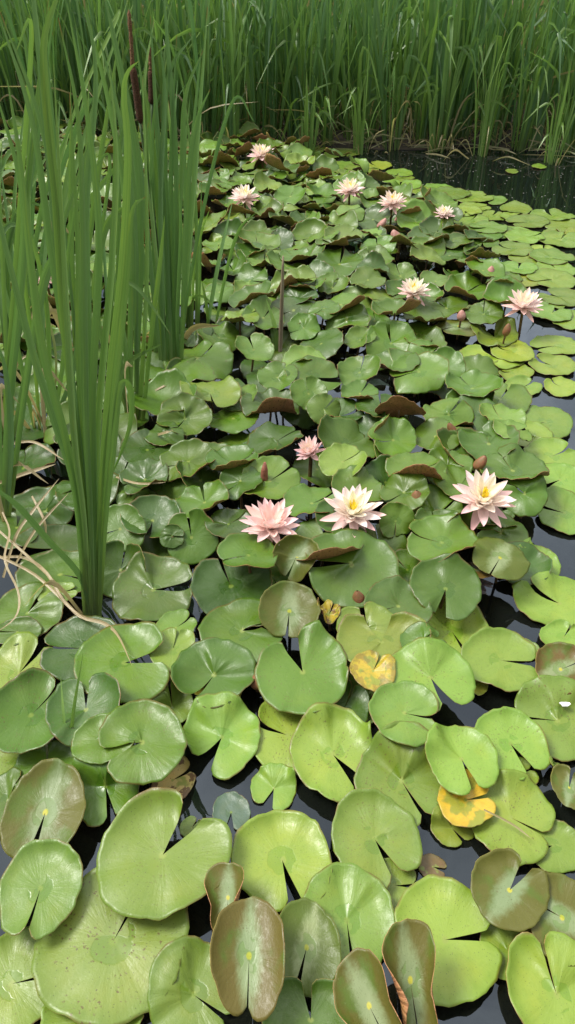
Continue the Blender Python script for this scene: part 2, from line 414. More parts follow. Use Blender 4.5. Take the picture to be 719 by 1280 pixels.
# ---- raised leaves of the middle
R = dict(flat=False, drape=True)
for (x, y, w, h, nt, k, z, kw) in [
        (585,365,58,30,30,'g',.08,dict(under=.8)), (605,393,46,30,80,'g',.09,dict(pitch=.1)), (557,385,60,28,160,'g',.07,{}), (527,398,60,26,200,'g',.07,{}),
        (545,352,40,24,250,'p',.09,{}), (500,345,40,26,100,'g',.10,{}), (460,350,44,30,210,'g',.09,{}), (415,360,42,28,60,'g',.10,{}),
        (433,402,56,28,100,'p',.10,{}), (405,388,40,26,220,'g',.09,{}), (400,430,62,26,200,'d',.08,dict(under=.8)), (490,430,66,44,95,'g',.09,dict(open_=14, wave=.06)), (450,425,40,24,20,'g',.09,{}),
        (375,350,40,18,10,'p',.10,dict(wave=.06)), (312,365,40,20,250,'p',.10,dict(wave=.07)), (300,400,48,20,30,'p',.09,dict(wave=.08)), (330,330,42,20,90,'p',.11,dict(wave=.07)), (425,330,60,30,80,'g',.1,dict(under=.8, wave=.07)),
        (243,418,46,30,200,'d',.08,{}), (248,451,86,48,60,'g',.10,dict(wave=.09, under=.6)), (318,437,48,36,110,'p',.12,dict(wave=.07, fold=.5)), (380,410,40,30,200,'g',.09,{}),
        (347,472,50,38,60,'g',.12,dict(open_=14)), (380,453,54,30,200,'p',.10,{}), (300,500,50,34,90,'p',.09,dict(wave=.08)), (263,491,74,42,285,'p',.12,dict(open_=10, fold=.35)), (232,523,66,52,240,'g',.12,dict(open_=14, wave=.07, fold=.4)),
        (185,563,68,40,30,'d',.11,dict(wave=.05)), (235,581,68,54,190,'g',.11,dict(under=.9, fold=.35, curl=[(320, .8)])), (291,580,66,34,20,'g',.12,dict(under=.5)), (205,545,50,30,40,'d',.05,{}),
        (450,466,54,40,70,'g',.11,{}), (493,456,60,32,100,'g',.10,dict(wave=.06)), (534,445,54,30,30,'g',.08,{}), (555,460,52,38,190,'g',.09,dict(wave=.08, open_=14)), (590,485,66,34,110,'g',.10,dict(wave=.07)),
        (450,492,46,30,60,'g',.11,dict(under=.9, curl=[(270, .9)])), (338,510,72,30,140,'d',.09,dict(under=.9, wave=.1, curl=[(280, .9)])), (425,520,60,36,20,'d',.08,{}), (478,516,66,40,95,'d',.10,dict(fold=.4)),
        (385,492,46,40,110,'g',.13,dict(open_=12, fold=.4)), (405,512,44,40,60,'g',.14,dict(open_=12)), (560,520,66,40,60,'g',.09,{}), (545,545,62,46,30,'g',.10,{}), (626,523,58,32,100,'p',.10,dict(fold=.4)),
        (345,552,70,48,30,'d',.11,{}), (432,556,84,52,40,'g',.12,dict(fold=.25)), (490,550,60,46,200,'g',.11,{}), (428,577,58,44,30,'p',.15,dict(under=.7, curl=[(330,.5)])),
        (612,556,74,34,95,'g',.10,dict(under=.4)), (640,540,50,30,20,'l',.06,{}), (560,590,60,44,80,'g',.09,{}), (520,588,74,42,20,'g',.13,dict(under=1., curl=[(265,.9)])),
        (337,600,76,58,40,'g',.13,dict(wave=.06, under=.4)), (640,588,84,44,110,'g',.10,{}), (655,618,58,44,150,'g',.10,{}), (575,607,74,34,60,'g',.10,{}),
        (300,605,56,30,220,'d',.06,{}), (255,628,66,46,100,'g',.11,dict(open_=6, fold=.3)), (205,625,66,44,140,'d',.04,{}), (165,618,44,36,20,'g',.05,{}), (180,600,60,30,200,'d',.03,{}),
        (390,630,70,44,30,'g',.12,dict(under=.8, curl=[(285,.5)])), (446,612,64,44,265,'g',.12,dict(open_=6, fold=.4)), (505,615,60,44,210,'g',.10,{}), (545,642,70,44,30,'g',.08,{}), (495,652,46,60,270,'g',.11,dict(fold=.5)), (630,652,36,24,20,'g',.06,{}) ]:
    kw = dict(kw); kw.setdefault('rim', .06); kw.setdefault('wave', .065); kw['open_'] = min(5, kw.get('open_', random.uniform(1, 4)))
    L(x, y, w, h, nt, k, z=z, flat=False, **kw)
L(500,512,62,60,60,'g', z=.15, flat=False, pitch=-1.05, rim=.1, wave=.05, under=1., fold=-.5, label='lily pad turned over to show its veined brick-red underside')
# ---- left side, half hidden behind the tall blades
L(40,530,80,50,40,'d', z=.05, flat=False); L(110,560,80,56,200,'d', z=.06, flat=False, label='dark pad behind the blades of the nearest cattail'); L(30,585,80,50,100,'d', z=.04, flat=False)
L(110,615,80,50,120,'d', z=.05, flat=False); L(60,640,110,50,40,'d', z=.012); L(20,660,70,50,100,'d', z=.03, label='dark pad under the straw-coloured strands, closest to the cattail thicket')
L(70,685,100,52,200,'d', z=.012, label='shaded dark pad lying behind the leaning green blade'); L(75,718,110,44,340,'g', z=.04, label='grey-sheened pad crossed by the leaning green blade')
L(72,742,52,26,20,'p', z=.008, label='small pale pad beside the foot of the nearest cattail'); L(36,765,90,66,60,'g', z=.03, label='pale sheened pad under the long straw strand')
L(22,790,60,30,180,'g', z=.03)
# ---- around the two middle flowers
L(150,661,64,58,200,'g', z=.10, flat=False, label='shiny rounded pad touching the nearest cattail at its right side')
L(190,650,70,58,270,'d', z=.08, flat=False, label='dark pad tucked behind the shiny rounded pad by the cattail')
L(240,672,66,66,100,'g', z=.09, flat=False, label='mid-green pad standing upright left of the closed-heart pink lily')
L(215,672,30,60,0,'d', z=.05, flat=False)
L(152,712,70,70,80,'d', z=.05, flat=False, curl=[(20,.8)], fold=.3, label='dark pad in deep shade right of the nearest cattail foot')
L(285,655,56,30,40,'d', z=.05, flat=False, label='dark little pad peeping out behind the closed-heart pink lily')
L(425,655,66,34,20,'d', z=.05, flat=False)
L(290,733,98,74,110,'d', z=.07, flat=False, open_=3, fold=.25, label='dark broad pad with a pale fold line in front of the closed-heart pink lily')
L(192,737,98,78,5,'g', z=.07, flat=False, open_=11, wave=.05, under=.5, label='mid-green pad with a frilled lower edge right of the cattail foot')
L(440,712,112,88,182,'g', z=.06, flat=False, open_=7, label='broad deep-green pad slit at its left, below the cream-hearted lily')
L(309,695,74,48,200,'g', z=.14, flat=False, open_=3, roll=4, curl=[(270,.4)], label='oval sheened pad with a red rim right under the closed-heart pink lily')
L(372,699,58,62,235,'b', z=.12, flat=False, fold=.9, open_=4, roll=-12, spot=0.3, label='small folded bronze pad right of the closed-heart pink lily')
L(270,793,0.1,0.1,0,'g') if False else None
L(220,785,52,44,40,'l', z=.02, label='small light pad wedged between two larger pads right of the dry strand tip')
L(215,812,58,52,80,'l', z=.03, label='small yellow-green pad with a torn centre')
L(301,790,102,72,5,'g', z=.07, flat=False, open_=9, label='sheened pad in front of the dark fold-line pad, slit at its right')
L(362,763,74,66,265,'b', z=.10, flat=False, fold=.5, open_=3, spot=0.3, label='bronze-rimmed pad with a pale stripe, above the big deep-notched pad')
L(497,757,82,50,200,'d', z=.09, flat=False, open_=2, curl=[(270,-.3)], label='domed dark pad beside the brown closed bud')
L(510,712,60,44,120,'g', z=.05, flat=False); L(460,785,80,50,100,'l', z=.02, label='pale pad lying behind the yellow-green heart pad')
L(490,840,40,50,60,'y', z=.012, tint=(.45,.40,.04))
L(411,768,30,24,60,'y', z=.015, spot=1., tint=(.40,.32,.03), label='yellow-spotted scrap of leaf next to the brown closed bud')
L(478,805,116,50,92,'o', z=.05, open_=24, rim=.14, wave=.03, curl=[(0,.35)], label='wide yellow-green heart-shaped pad with a curled right lobe')
# ---- right of the middle
L(548,662,60,44,100,'d', z=.04, flat=False)
L(626,668,64,34,180,'g', z=.05, flat=False, label='dark small pad just under the large spiky lily')
L(673,704,54,40,200,'l', z=.012, label='light round pad floating between the grey-bronze pad and the open water')
L(655,708,66,46,160,'d', z=.03, curl=[(0,.3)])
L(553,678,88,50,160,'g', z=.10, flat=False, wave=.06, curl=[(300,.5)], under=.9, label='raised mid-green pad with a red frilled near rim')
L(595,712,46,34,30,'b', z=.08, flat=False, pitch=-.6, under=1., fold=-.6, spot=1.0, label='curled brick-red leaf under the grey-bronze pad')
L(626,697,72,54,240,'b', z=.11, flat=False, roll=8, open_=2, rim=-.05, spot=0.15, label='grey-bronze pad with a silvery shine beside the open water')
L(565,790,94,84,290,'o', z=.02, spot=1., label='yellow-green pad with a brown scar, under the deep-folded pad')
L(530,805,60,42,20,'g', z=.04)
L(557,737,88,74,255,'g', z=.09, flat=False, open_=9, wave=.04, label='deep-folded mid-green pad with its slit towards the viewer')
L(696,754,118,62,140,'l', z=.012, open_=10, rim=.06, label='light wide pad with a notch at its far edge, alone on the open water')
L(704,795,62,36,60,'l', z=.012, label='light pad behind the bronze pad cut by the photo edge')
L(655,812,40,26,200,'l', z=.006)
L(538,848,112,80,290,'l', z=.03, open_=10, spot=.8, label='light pad with a yellow patch by its ragged notch'); L(598,855,26,46,100,'y', z=.012, tint=(.40,.42,.05), label='narrow yellow strip of leaf under the pale slit pad')
L(625,826,96,74,352,'l', z=.04, open_=5, rim=.12, label='pale pad with a narrow slit at the right, in the middle of the open water')
L(702,836,70,56,20,'b', z=.05, pitch=.1, open_=2, rim=.18, spot=0.8, label='bronze shiny pad cut by the photo edge above the pad with a white fleck')
# ---- lower middle
L(25,842,88,92,60,'o', z=.02, spot=.8, label='yellowish pad with a dark brown centre, cut by the photo edge')
L(104,812,104,74,180,'d', z=.05, pitch=.06, label='dark pad partly covered by the big pad at the dry strand tip')
L(154,828,122,92,12,'g', z=.08, pitch=.05, open_=13, wave=.03, label='big mid-green pad touched by the tip of the long dry strand')
L(22,945,92,66,330,'o', z=.015, label='yellow-green pad with a dark centre, cut by the photo edge')
L(60,960,90,60,100,'g', z=.03); L(10,1000,64,72,60,'g', z=.02, label='plain green pad peeping out left of the bronze-edged pad'); 
L(40,892,104,96,60,'g', z=.07, fold=.5, open_=2, roll=10, label='large green pad folded along a straight crease, behind the thin green shoots')
L(108,888,96,80,100,'d', z=.08, fold=.35, open_=7, roll=-10, pitch=.12, label='dark two-lobed pad pierced by the thin green shoots')
L(130,925,80,56,60,'g', z=.03, label='mid-green pad between the two-lobed pad and the puddled pad')
L(272,866,60,36,200,'y', z=.010, tint=(.42,.40,.05), label='yellowing leaf edge under the folded pad beside the orange bud')
L(215,884,56,40,100,'l', z=.015); L(268,845,104,76,240,'g', z=.05, fold=.2, open_=4, curl=[(200,.3)], label='mid-green pad left of the orange bud')
L(455,868,70,74,40,'p', z=.012, label='pale pad mostly hidden beneath the pads by the yellow decaying leaf'); L(430,887,66,66,60,'d', z=.03, rim=.2, label='small dark cupped pad under the big deep-notched pad')
L(358,917,90,96,165,'o', z=.02, open_=5, spot=1., label='yellowish speckled pad below the big deep-notched pad')
L(466,839,58,48,60,'y', z=.03, spot=.45, tint=(.48,.38,.03), label='yellow decaying leaf with a brown corner under the green pads')
L(376,838,116,100,112,'g', z=.07, open_=15, pitch=.05, wave=.03, label='big deep-notched pad right of the orange bud, notch pointing away')
L(217,976,56,56,30,'s', z=.006, spot=1., label='straw-yellow dead leaf with black specks beside the puddled pad')
L(131,984,88,90,292,'g', z=.03, open_=8, label='light green pad with a ring-shaped puddle at its centre')
L(179,926,112,94,205,'g', z=.09, pitch=.05, open_=11, wave=.035, label='puddled mid-green pad with a slit at its left')
L(277,924,98,92,242,'l', z=.02, open_=13, rim=.12, label='light pad with a wide notch, left of the tiny notched pad')
L(505,892,88,76,345,'l', z=.05, open_=3, rim=.14, spot=.7, label='rounded light pad in front of the yellow decaying leaf')
L(415,945,108,108,312,'l', z=.035, open_=10, rim=.16, spot=.8, label='brown-specked light pad in front of the yellowish speckled pad')
L(342,986,58,52,250,'l', z=.005, open_=17, rim=.02, label='tiny notched light pad alone on the dark water')
L(500,976,116,108,296,'l', z=.03, open_=4, rim=.12, spot=.8, label='big light pad with a dead strip in its slit')
L(700,903,110,92,172,'p', z=.012, open_=3, rim=.04, label='pale pad carrying a small white fleck')
L(641,968,62,44,20,'o', z=.006, label='yellow-green pad lying under the tilted pad with a hooked notch')
L(637,930,94,82,296,'l', z=.04, open_=10, rim=.12, label='tilted light pad with a hooked notch towards the viewer')
L(695,964,24,18,20,'p', z=.005); L(712,985,44,78,60,'b', z=.04, rim=.2, spot=0.35, label='bronze-green cupped pad cut by the photo edge, lowest on that side but one')
L(566,1036,56,42,300,'o', z=.006, label='small yellow-green pad under the bright yellow leaf')
L(692,1056,80,62,200,'o', z=.008, open_=14, label='yellow-green lobed pad below the pad crossed by a brown stalk')
L(640,1024,110,104,330,'l', z=.02, open_=3, rim=.08, label='large light pad crossed by a brown stalk')
L(582,1000,72,66,10,'y', z=.035, open_=6, fold=.3, spot=.12, rim=.04, label='bright golden-yellow dying leaf')
L(577,950,92,82,285,'l', z=.06, open_=8, rim=.10, spot=.6, label='light pad resting on the golden-yellow leaf')
# ---- nearest leaves
L(290,1014,48,44,268,'t', z=.005, open_=16, rim=.10, tint=(.07,.13,.09), label='tiny blue-green notched pad on the dark water'); L(240,1034,30,26,60,'p', z=.006, label='tiniest round pale pad next to the wide-notched big pad')
L(541,1083,36,30,340,'s', z=.0035, drape=False, rim=0, wave=.005, tint=(.14,.105,.03), open_=12, label='brown sunken leaf lying just at the water surface')
L(58,1012,102,108,262,'b', z=.06, pitch=.12, open_=7, rim=.12, fold=.25, spot=0.4, label='bronze-edged pad with a yellow centre and a notch towards the viewer')
L(493,1108,58,62,0,'l', z=.006, spot=1., label='small damaged pad between two big light pads')
L(470,1050,112,110,300,'l', z=.03, open_=9, rim=.14, label='round light pad between the tiny pads and the sunken brown leaf')
L(352,1074,126,112,288,'l', z=.03, open_=9, rim=.14, label='light pad with a puddle at its slit, behind the boat-shaped bronze leaf')
L(15,1228,104,120,10,'p', z=.01, spot=.5, open_=3, label='bluish pad with an olive puddle, cut by the photo edge')
L(115,1275,130,70,90,'l', z=.01, spot=.6, label='light pad mostly below the photo, under the large spotted pad')
L(140,1174,192,180,66,'o', z=.03, open_=3.5, spot=1., rim=.06, tint=(.235,.290,.045), label='largest pad, light green and dotted with brown specks')
L(50,1112,104,108,266,'l', z=.06, open_=4, rim=.16, label='light green heart-like pad overlapping the large spotted pad')
L(206,1068,168,140,58,'l', z=.07, open_=14, rim=.14, wave=.02, label='big light pad with a wide triangular notch')
L(245,1245,120,122,330,'p', z=.015, open_=4, rim=.12, wave=.04, label='pleated pad under the boat-shaped bronze leaf')
L(435,1150,118,122,275,'l', z=.02, open_=3, rim=.14, label='light pad with a stream-like puddle, right of the boat-shaped leaf')
L(287,1122,52,84,262,'b', z=.07, drape=False, furl=True, ys=1.6, pitch=.35, fold=2.3, under=1., open_=2, roll=-20, spot=0.5, label='small folded leaf showing its pink back behind the boat-shaped leaf')
L(384,1184,84,126,250,'b', z=.04, pitch=.1, open_=5, fold=.3, tint=(.16,.2,.06), spot=0.05, label='olive-rimmed pad with a pale middle, behind the boat-shaped leaf')
L(390,1278,126,86,95,'g', z=.05, rim=.2, label='dark-rimmed pad at the bottom of the photo under the olive-rimmed pad')
L(310,1195,92,138,270,'b', z=.12, pitch=.18, fold=.75, open_=1.6, ys=1.5, rim=.05, wave=.01, spot=0.6, label='boat-shaped bronze leaf with a pale midstripe and a yellow spot')
L(655,1188,60,60,30,'s', z=.006, tint=(.30,.24,.03), label='yellow-brown rotting leaf between two bronze pads'); L(634,1188,68,66,350,'l', z=.012, open_=12, rim=.12, spot=.8, label='small crumpled light pad beside the rotting leaf')
L(703,1148,92,100,150,'b', z=.05, open_=3, rim=.12, spot=0.4, label='olive and bronze pad cut by the photo edge above the yellow-brown rot')
L(557,1173,134,142,4,'l', z=.03, open_=6, rim=.08, label='big light pad with two lobes opening to its right')
L(638,1113,100,90,48,'b', z=.06, open_=11, rim=.15, spot=0.4, label='bronze heart-shaped pad with a yellow centre over open water')
L(697,1246,124,132,100,'l', z=.03, open_=3, rim=.14, label='big light pad filling the bottom corner by the open water')
L(508,1225,72,130,285,'b', z=.10, pitch=.45, fold=2.5, furl=True, drape=False, under=1., open_=1.5, ys=1.9, roll=10, spot=0.5, label='rolled bronze leaf with a pink speckled back')
L(460,1255,82,112,300,'b', z=.09, pitch=.3, fold=1.9, furl=True, drape=False, under=1., open_=2, ys=1.5, roll=-10, spot=0.5, label='bronze folded leaf with a pale streak, left of the rolled pink-backed leaf')


# ------------------------------------------------------------------ the crowd of leaves between the traced ones
def in_mat(px, py):
    top = np.interp(px, [-400, 0, 250, 340, 440, 540, 600, 719, 1100], [150, 150, 176, 183, 205, 240, 258, 288, 330])
    if py < top: return False
    if py > 800 or (px < 150 and 560 < py) or (px < 250 and py > 700): return False
    if px > 530 and 392 < py < 455 and px < 760: return False
    if px > 600 and 455 < py < 800: return False
    if px > 590 and py > 655: return False
    return True
def crowd():
    pts = []
    tries = 0
    while tries < 34000:
        tries += 1
        Y = random.uniform(1.25, 6.9); X = random.uniform(-1.05*Y*.48-.5, 1.05*Y*.48+.55)
        px, py, dep = project((X, Y, .04))
        if not in_mat(px, py): continue
        lo = .120 if py > 330 else .108
        if any((X-a)**2+(Y-b)**2 < lo*lo for a, b in pts): continue
        pts.append((X, Y))
    return pts
traced_cov = np.zeros((1400, 900), bool)
for a, k in exec_list:
    x, y, w, h = a[:4]
    yy, xx = np.ogrid[:1400, :900]
    traced_cov |= ((xx-x)/(w*.40+1))**2 + ((yy-y)/(h*.40+1))**2 < 1
fill = crowd()
random.shuffle(fill)
for X, Y in fill:
    zr = random.uniform(.02, .12)
    px, py, dep = project((X, Y, zr))
    if 0 <= px < 900 and 0 <= py < 1400 and traced_cov[int(py), int(px)]: continue
    w = random.gauss(.180, .026)*F/dep
    right_edge = px > np.interp(py, [190, 260, 300, 400, 700], [420, 560, 600, 660, 640])
    if right_edge:
        build_pad(px, py, w*1.05, w*.4, random.uniform(0, 360), random.choice('llpog'), z=.008, rim=.05, wave=.02, px=False, ys=random.uniform(.85, 1.05))
    else:
        far = py < 400
        ph = rad(max(-13, min(24, random.gauss(3 if far else 6, 10))))
        k = random.choice('ggggpdgpgd') if far else random.choice('gggdgd')
        cu = [(random.uniform(0, 360), random.choice((-1, 1))*random.uniform(.15, .55)) for _ in range(2)]
        if random.random() < (.62 if far else .45): cu.append((random.uniform(225, 315), random.uniform(.25, .65)))
        build_pad(px, py, w, w*.5, random.uniform(0, 360), k, z=zr + (.03 if far else 0), flat=False, pitch=ph, roll=random.gauss(0, 9), fold=random.choice((-1, 1, 1))*random.uniform(.15, .5), rim=random.uniform(-.05, .16),
                  wave=random.uniform(.035, .075), curl=cu, px=False, cone=random.uniform(-.06, .10), open_=random.uniform(.8, 5) if random.random() < .8 else 12, under=random.uniform(.25, 1.))
for a, k in exec_list: build_pad(*a, **k)
for q in range(70):                                     # floating leaves beyond the photo's right and left edges
    py = random.uniform(430, 1270); px = random.choice((random.uniform(850, 1200), random.uniform(850, 1200), random.uniform(-380, -130)))
    c_, dep = at_z(px, py, 0); build_pad(px, py, random.gauss(.2, .03)*F/dep, .17*F/dep*.7, random.uniform(0, 360), random.choice('llpo'), z=.008, px=False, ys=random.uniform(.85, 1.05))

# ------------------------------------------------------------------ flowers and buds (placed before the labels, which refer to them)
def petal_mesh(nm, Lp, Wp, elev, curl, cup, ns=9, nu=4):
    V, U, Fc = [], [], []
    ang = rad(elev); p = np.array([.06, 0.])
    for i in range(ns+1):
        s = i/ns
        if i:
            a = ang + rad(curl)*(s-.5/ns); p = p + Lp/ns*np.array([math.cos(a), math.sin(a)])
        a = ang + rad(curl)*s
        nrm = np.array([-math.sin(a), math.cos(a)])
        w = Wp*max(.0, math.sin(math.pi*min(1, s**.72*.985+.012)))**.66
        for j in range(nu+1):
            u = 2*j/nu-1
            lift = cup*w*u*u
            V.append((p[0]+nrm[0]*lift, u*w*(1-.12*abs(u)), p[1]+nrm[1]*lift)); U.append(((u+1)/2, s))
    for i in range(ns):
        for j in range(nu):
            k = i*(nu+1)+j; Fc.append((k, k+nu+1, k+nu+2, k+1))
    me = mesh(nm, V, Fc, [M_PETAL], uv=U)
    return me
PINK, PALE, CREAM = (.94, .64, .63), (.96, .81, .78), (.97, .95, .70)
LAYERS = [  # name, number, mesh, colour, start
    ('sepal', 4, petal_mesh('sepal', .92, .175, -38, 18, .3), (.92, .58, .55), .1),
    ('petal', 9, petal_mesh('petal', 1.0, .185, -6, 22, .40), PINK, .2),
    ('petal', 9, petal_mesh('petal', .98, .195, 16, 24, .5), PALE, .7),
    ('petal', 8, petal_mesh('petal', .93, .190, 35, 24, .55), (.97, .88, .79), .2),
    ('petal', 7, petal_mesh('petal', .82, .172, 52, 20, .6), CREAM, .5)]
def stamen_mesh():
    V, Fc = [], []
    for i in range(34):
        a = random.random()*6.28; el = rad(random.uniform(58, 88)); l = random.uniform(.26, .40)
        d = np.array([math.cos(a)*math.cos(el), math.sin(a)*math.cos(el), math.sin(el)]); s = np.cross(d, [0, 0, 1.]); s /= np.linalg.norm(s)
        b = d*.03 + np.array([0, 0, .05]); k = len(V)
        for t_, w_ in ((0, .012), (.6, .020), (1, .008)):
            q = b + d*l*t_ - np.array([d[0], d[1], 0])*l*.35*t_*t_
            V += [q-s*w_, q+s*w_]
        Fc += [(k, k+1, k+3, k+2), (k+2, k+3, k+5, k+4)]
    return mesh('stamens', V, Fc, [M_STAMEN])
ST = stamen_mesh()
def flower(px, py, w, z, label, pinkness=0., closed=0., tilt=(8, 0), spin=0., stam=True, layers=(0, 1, 2, 3, 4)):
    c, dep = at_z(px, py, z); R0 = w*dep/F/2*1.08
    o = empty('water_lily', c); tag(o, label, 'water lily', 'water lilies in flower')
    T = Matrix.Rotation(rad(tilt[1]), 4, 'Y') @ Matrix.Rotation(rad(tilt[0]), 4, 'X') @ Matrix.Rotation(rad(spin), 4, 'Z')
    for li in layers:
        nm, n, me, colr, st = LAYERS[li]
        for i in range(n):
            q = link(nm, me, o)
            a = (i+st+random.uniform(-.14, .14))/n*2*math.pi
            up = rad(random.uniform(-7, 7)) + closed*rad(42 - li*5)
            s = R0*random.uniform(.92, 1.06)
            q.matrix_local = T @ Matrix.Rotation(a, 4, 'Z') @ Matrix.Rotation(-up, 4, 'Y') @ Matrix.Rotation(rad(random.uniform(-12, 12)), 4, 'X') @ Matrix.Scale(s, 4)
            f = pinkness
            q.color = tuple(min(1, colr[k]*(1-f) + PINK[k]*f)*random.uniform(.95, 1.05) for k in range(3)) + (1,)
    if stam:
        s = link('stamen_cluster', ST, o); s.matrix_local = T @ Matrix.Scale(R0*1.35, 4)
    b = np.array([random.uniform(-.03, .03), random.uniform(.0, .05), -z-.12])
    V, Fc, U = tube(spline([(0, 0, .0), (b[0]*.3, b[1]*.3, -z*.5), b], 8), [.0065]*8)
    link('stem', mesh('flower stem', V, Fc, [M_STEM], uv=U), o)
    return c
FL = [
    (338, 659, 72, .15, 'pink water lily with a closed heart, leftmost of the three big blooms', dict(pinkness=.75, closed=.12, tilt=(6, 4), stam=False), 'the closed-heart pink lily'),
    (441, 643, 74, .15, 'cream water lily with a yellow heart and pink outer petals', dict(pinkness=0., tilt=(10, 0), spin=20), 'the cream-hearted lily'),
    (603, 627, 78, .15, 'large spiky pink water lily with bright yellow stamens, by the open water', dict(pinkness=.12, tilt=(12, 2), spin=50), 'the large spiky lily'),
    (389, 567, 40, .14, 'half-open pink water lily leaning sideways between raised pads', dict(pinkness=.5, closed=.75, tilt=(10, -24), stam=False), 'the half-open pink lily'),
    (654, 384, 47, .135, 'deep pink water lily on a bare stalk above open water', dict(pinkness=.25, tilt=(4, 0), spin=10, closed=.08, stam=False), 'the bare-stalked pink lily'),
    (517, 366, 40, .14, 'pale pink water lily with a cream heart, behind the flat grey-bronze pad', dict(tilt=(8, 0), spin=33, closed=.05), 'the lily by the bronze pad'),
    (490, 255, 34, .20, 'pink water lily next to a closed pointed bud in the far crowd of pads', dict(pinkness=.25, spin=5, tilt=(6, 0)), 'the lily near the pointed bud'),
    (437, 239, 34, .19, 'pale pink water lily at the edge of the far dark water', dict(spin=40, pinkness=.05, tilt=(6, 0)), 'the lily at the far water'),
    (306, 248, 36, .18, 'whitish pink water lily just right of the tall cattails', dict(spin=15, pinkness=.0, tilt=(8, 0)), 'the whitish lily near cattails'),
    (327, 195, 32, .19, 'pale pink water lily farthest from the viewer, in front of the reeds', dict(spin=25, pinkness=.2, tilt=(4, 0)), 'the farthest lily'),
    (555, 269, 26, .12, 'white water lily half hidden behind a reddish pad', dict(spin=35, tilt=(4, 0)), 'the half-hidden white lily'),
    (56, 347, 28, .17, 'pink water lily glimpsed between the cattail blades', dict(pinkness=.3, spin=30), 'the lily behind the blades'),
]
landmarks = []
for (px, py, w, z, lab, kw, lm) in FL:
    c = flower(px, py, w, z, lab, **kw); landmarks.append((lm, px, py))
def bud(px, py, wpx, hpx, z, label, lean=(0, 0), mat=None, name='lily_bud'):
    c, dep = at_z(px, py, z); r = wpx*dep/F/2; H = hpx*dep/F
    o = empty(name, c); tag(o, label, 'flower bud', 'lily buds')
    ax = np.array([math.sin(rad(lean[0])), math.sin(rad(lean[1])), 1.]); ax /= np.linalg.norm(ax)
    for k in range(4):                               # four sepals wrapped round the bud
        V, U, Fc = [], [], []
        for i in range(11):
            s = i/10; w = r*(math.sin(math.pi*min(1, .06+.93*s**.8))**.7)
            for j in range(5):
                a = k*math.pi/2 + (j-2)/2*.95; rr = w*(1+.10*(1-abs(j-2)/2)) + .0004*k
                p = ax*(H*(s-.5)) + np.array([rr*math.cos(a), rr*math.sin(a), 0]); V.append(p); U.append((j/4, s))
        for i in range(10):
            for j in range(4): q = i*5+j; Fc.append((q, q+1, q+6, q+5))
        link('sepal', mesh('bud sepal', V, Fc, [mat or M_BUD], uv=U), o)
    V, Fc, U = tube(spline([-ax*H*.48, -ax*H*.48 + np.array([0, .01, -z*.5]), np.array([0, .03, -z-.1])], 8), [r*.28]*8)
    link('stem', mesh('bud stem', V, Fc, [M_STEM], uv=U), o)
bud(449, 748, 16, 27, .09, 'brown closed bud between the domed dark pad and the broad green pad', (-14, 0))
bud(323, 850, 19, 22, .05, 'orange-green bud on the left of the big deep-notched pad', (10, 10))
bud(601, 578, 14, 22, .13, 'reddish bud above the large spiky lily', (22, 0)); landmarks.append(('the reddish bud', 601, 578))
bud(577, 394, 10, 14, .12, 'pink bud standing behind the flat grey-bronze pad', (0, 0), M_BUDP)
bud(565, 536, 11, 20, .12, 'small orange bud pointing sideways among raised pads', (-30, 0))
bud(478, 279, 9, 15, .13, 'cream pointed bud leaning right in the far crowd', (35, 0), M_BUDP)
bud(496, 296, 14, 20, .13, 'faded pink flower closing up in the far crowd', (-30, 0), M_BUDP)
bud(503, 268, 9, 24, .12, 'long pink bud slanting behind the far pads', (52, 0), M_BUDP)
bud(522, 622, 16, 22, .12, 'brown shrivelled bud between the cream-hearted and the spiky lily', (-10, 0))
bud(634, 412, 9, 17, .10, 'olive bud under the bare-stalked pink lily', (6, 0))
bud(613, 340, 10, 16, .12, 'dusky pink bud rising from pads behind the bare-stalked lily', (8, 0), M_BUDP)
# red upright stalk behind the closed-heart lily
c, dep = at_z(331, 640, .0); V, Fc, U = tube(spline([(0, 0, -.1), (0, 0, .08), (.004, .0, .19)], 8), [.013, .013, .013, .013, .012, .012, .011, .004])
tag(link('lily_stalk', mesh('stalk', V, Fc, [simple_mat('red stalk', (.16, .05, .03), (.30, .11, .07), 90., .6)], uv=U), None, c), 'thick mottled red stalk rising behind the closed-heart pink lily', 'plant stalk')

# ------------------------------------------------------------------ lily pads become objects
def emit(rec):
    V = rec['V'] - rec['c']
    mats = [M_BRONZE if rec['kind'] == 'b' else M_YELLOW if rec['kind'] in 'ys' else M_PAD, M_UNDER]
    o = link(rec['name'], mesh(rec['name'], V, rec['F'], mats, uv=rec['U'], tint=rec['tint'], rnd=rec['rnd'], under=rec['under'], mi=rec['mi'], smooth=rec['sm']), None, rec['c'])
    tag(o, rec['label'], 'lily pad', 'lily pads crowding the pond')
    if rec['P0'][2] > .045:                          # leaf stalk down to the pond bed
        p = rec['P0'] - rec['c']; zz = rec['P0'][2]
        e = np.array([p[0]+random.uniform(-.05, .05), p[1]+random.uniform(-.02, .06), -rec['c'][2]-.18])
        V2, F2, U2 = tube(spline([p-np.array([0, 0, .003]), p*.8+e*.2+np.array([0, 0, -zz*.2]), e], 7), [.0042]*7, 6)
        link('stem', mesh('pad stem', V2, F2, [M_STEM], uv=U2), o)
    return o
ORD = ['nearest', 'second', 'third', 'fourth', 'fifth', 'sixth', 'seventh', 'eighth', 'ninth', 'tenth', 'eleventh', 'twelfth', 'thirteenth', 'fourteenth', 'fifteenth', 'sixteenth', 'seventeenth', 'eighteenth']
DIRS = ['right of', 'behind and right of', 'behind', 'behind and left of', 'left of', 'in front and left of', 'in front of', 'in front and right of']
KIND = {'l': 'light green', 'g': 'mid-green', 'd': 'dark green', 'p': 'pale green', 'o': 'yellow-green', 'b': 'bronze', 'y': 'yellow', 's': 'straw', 't': 'dark'}
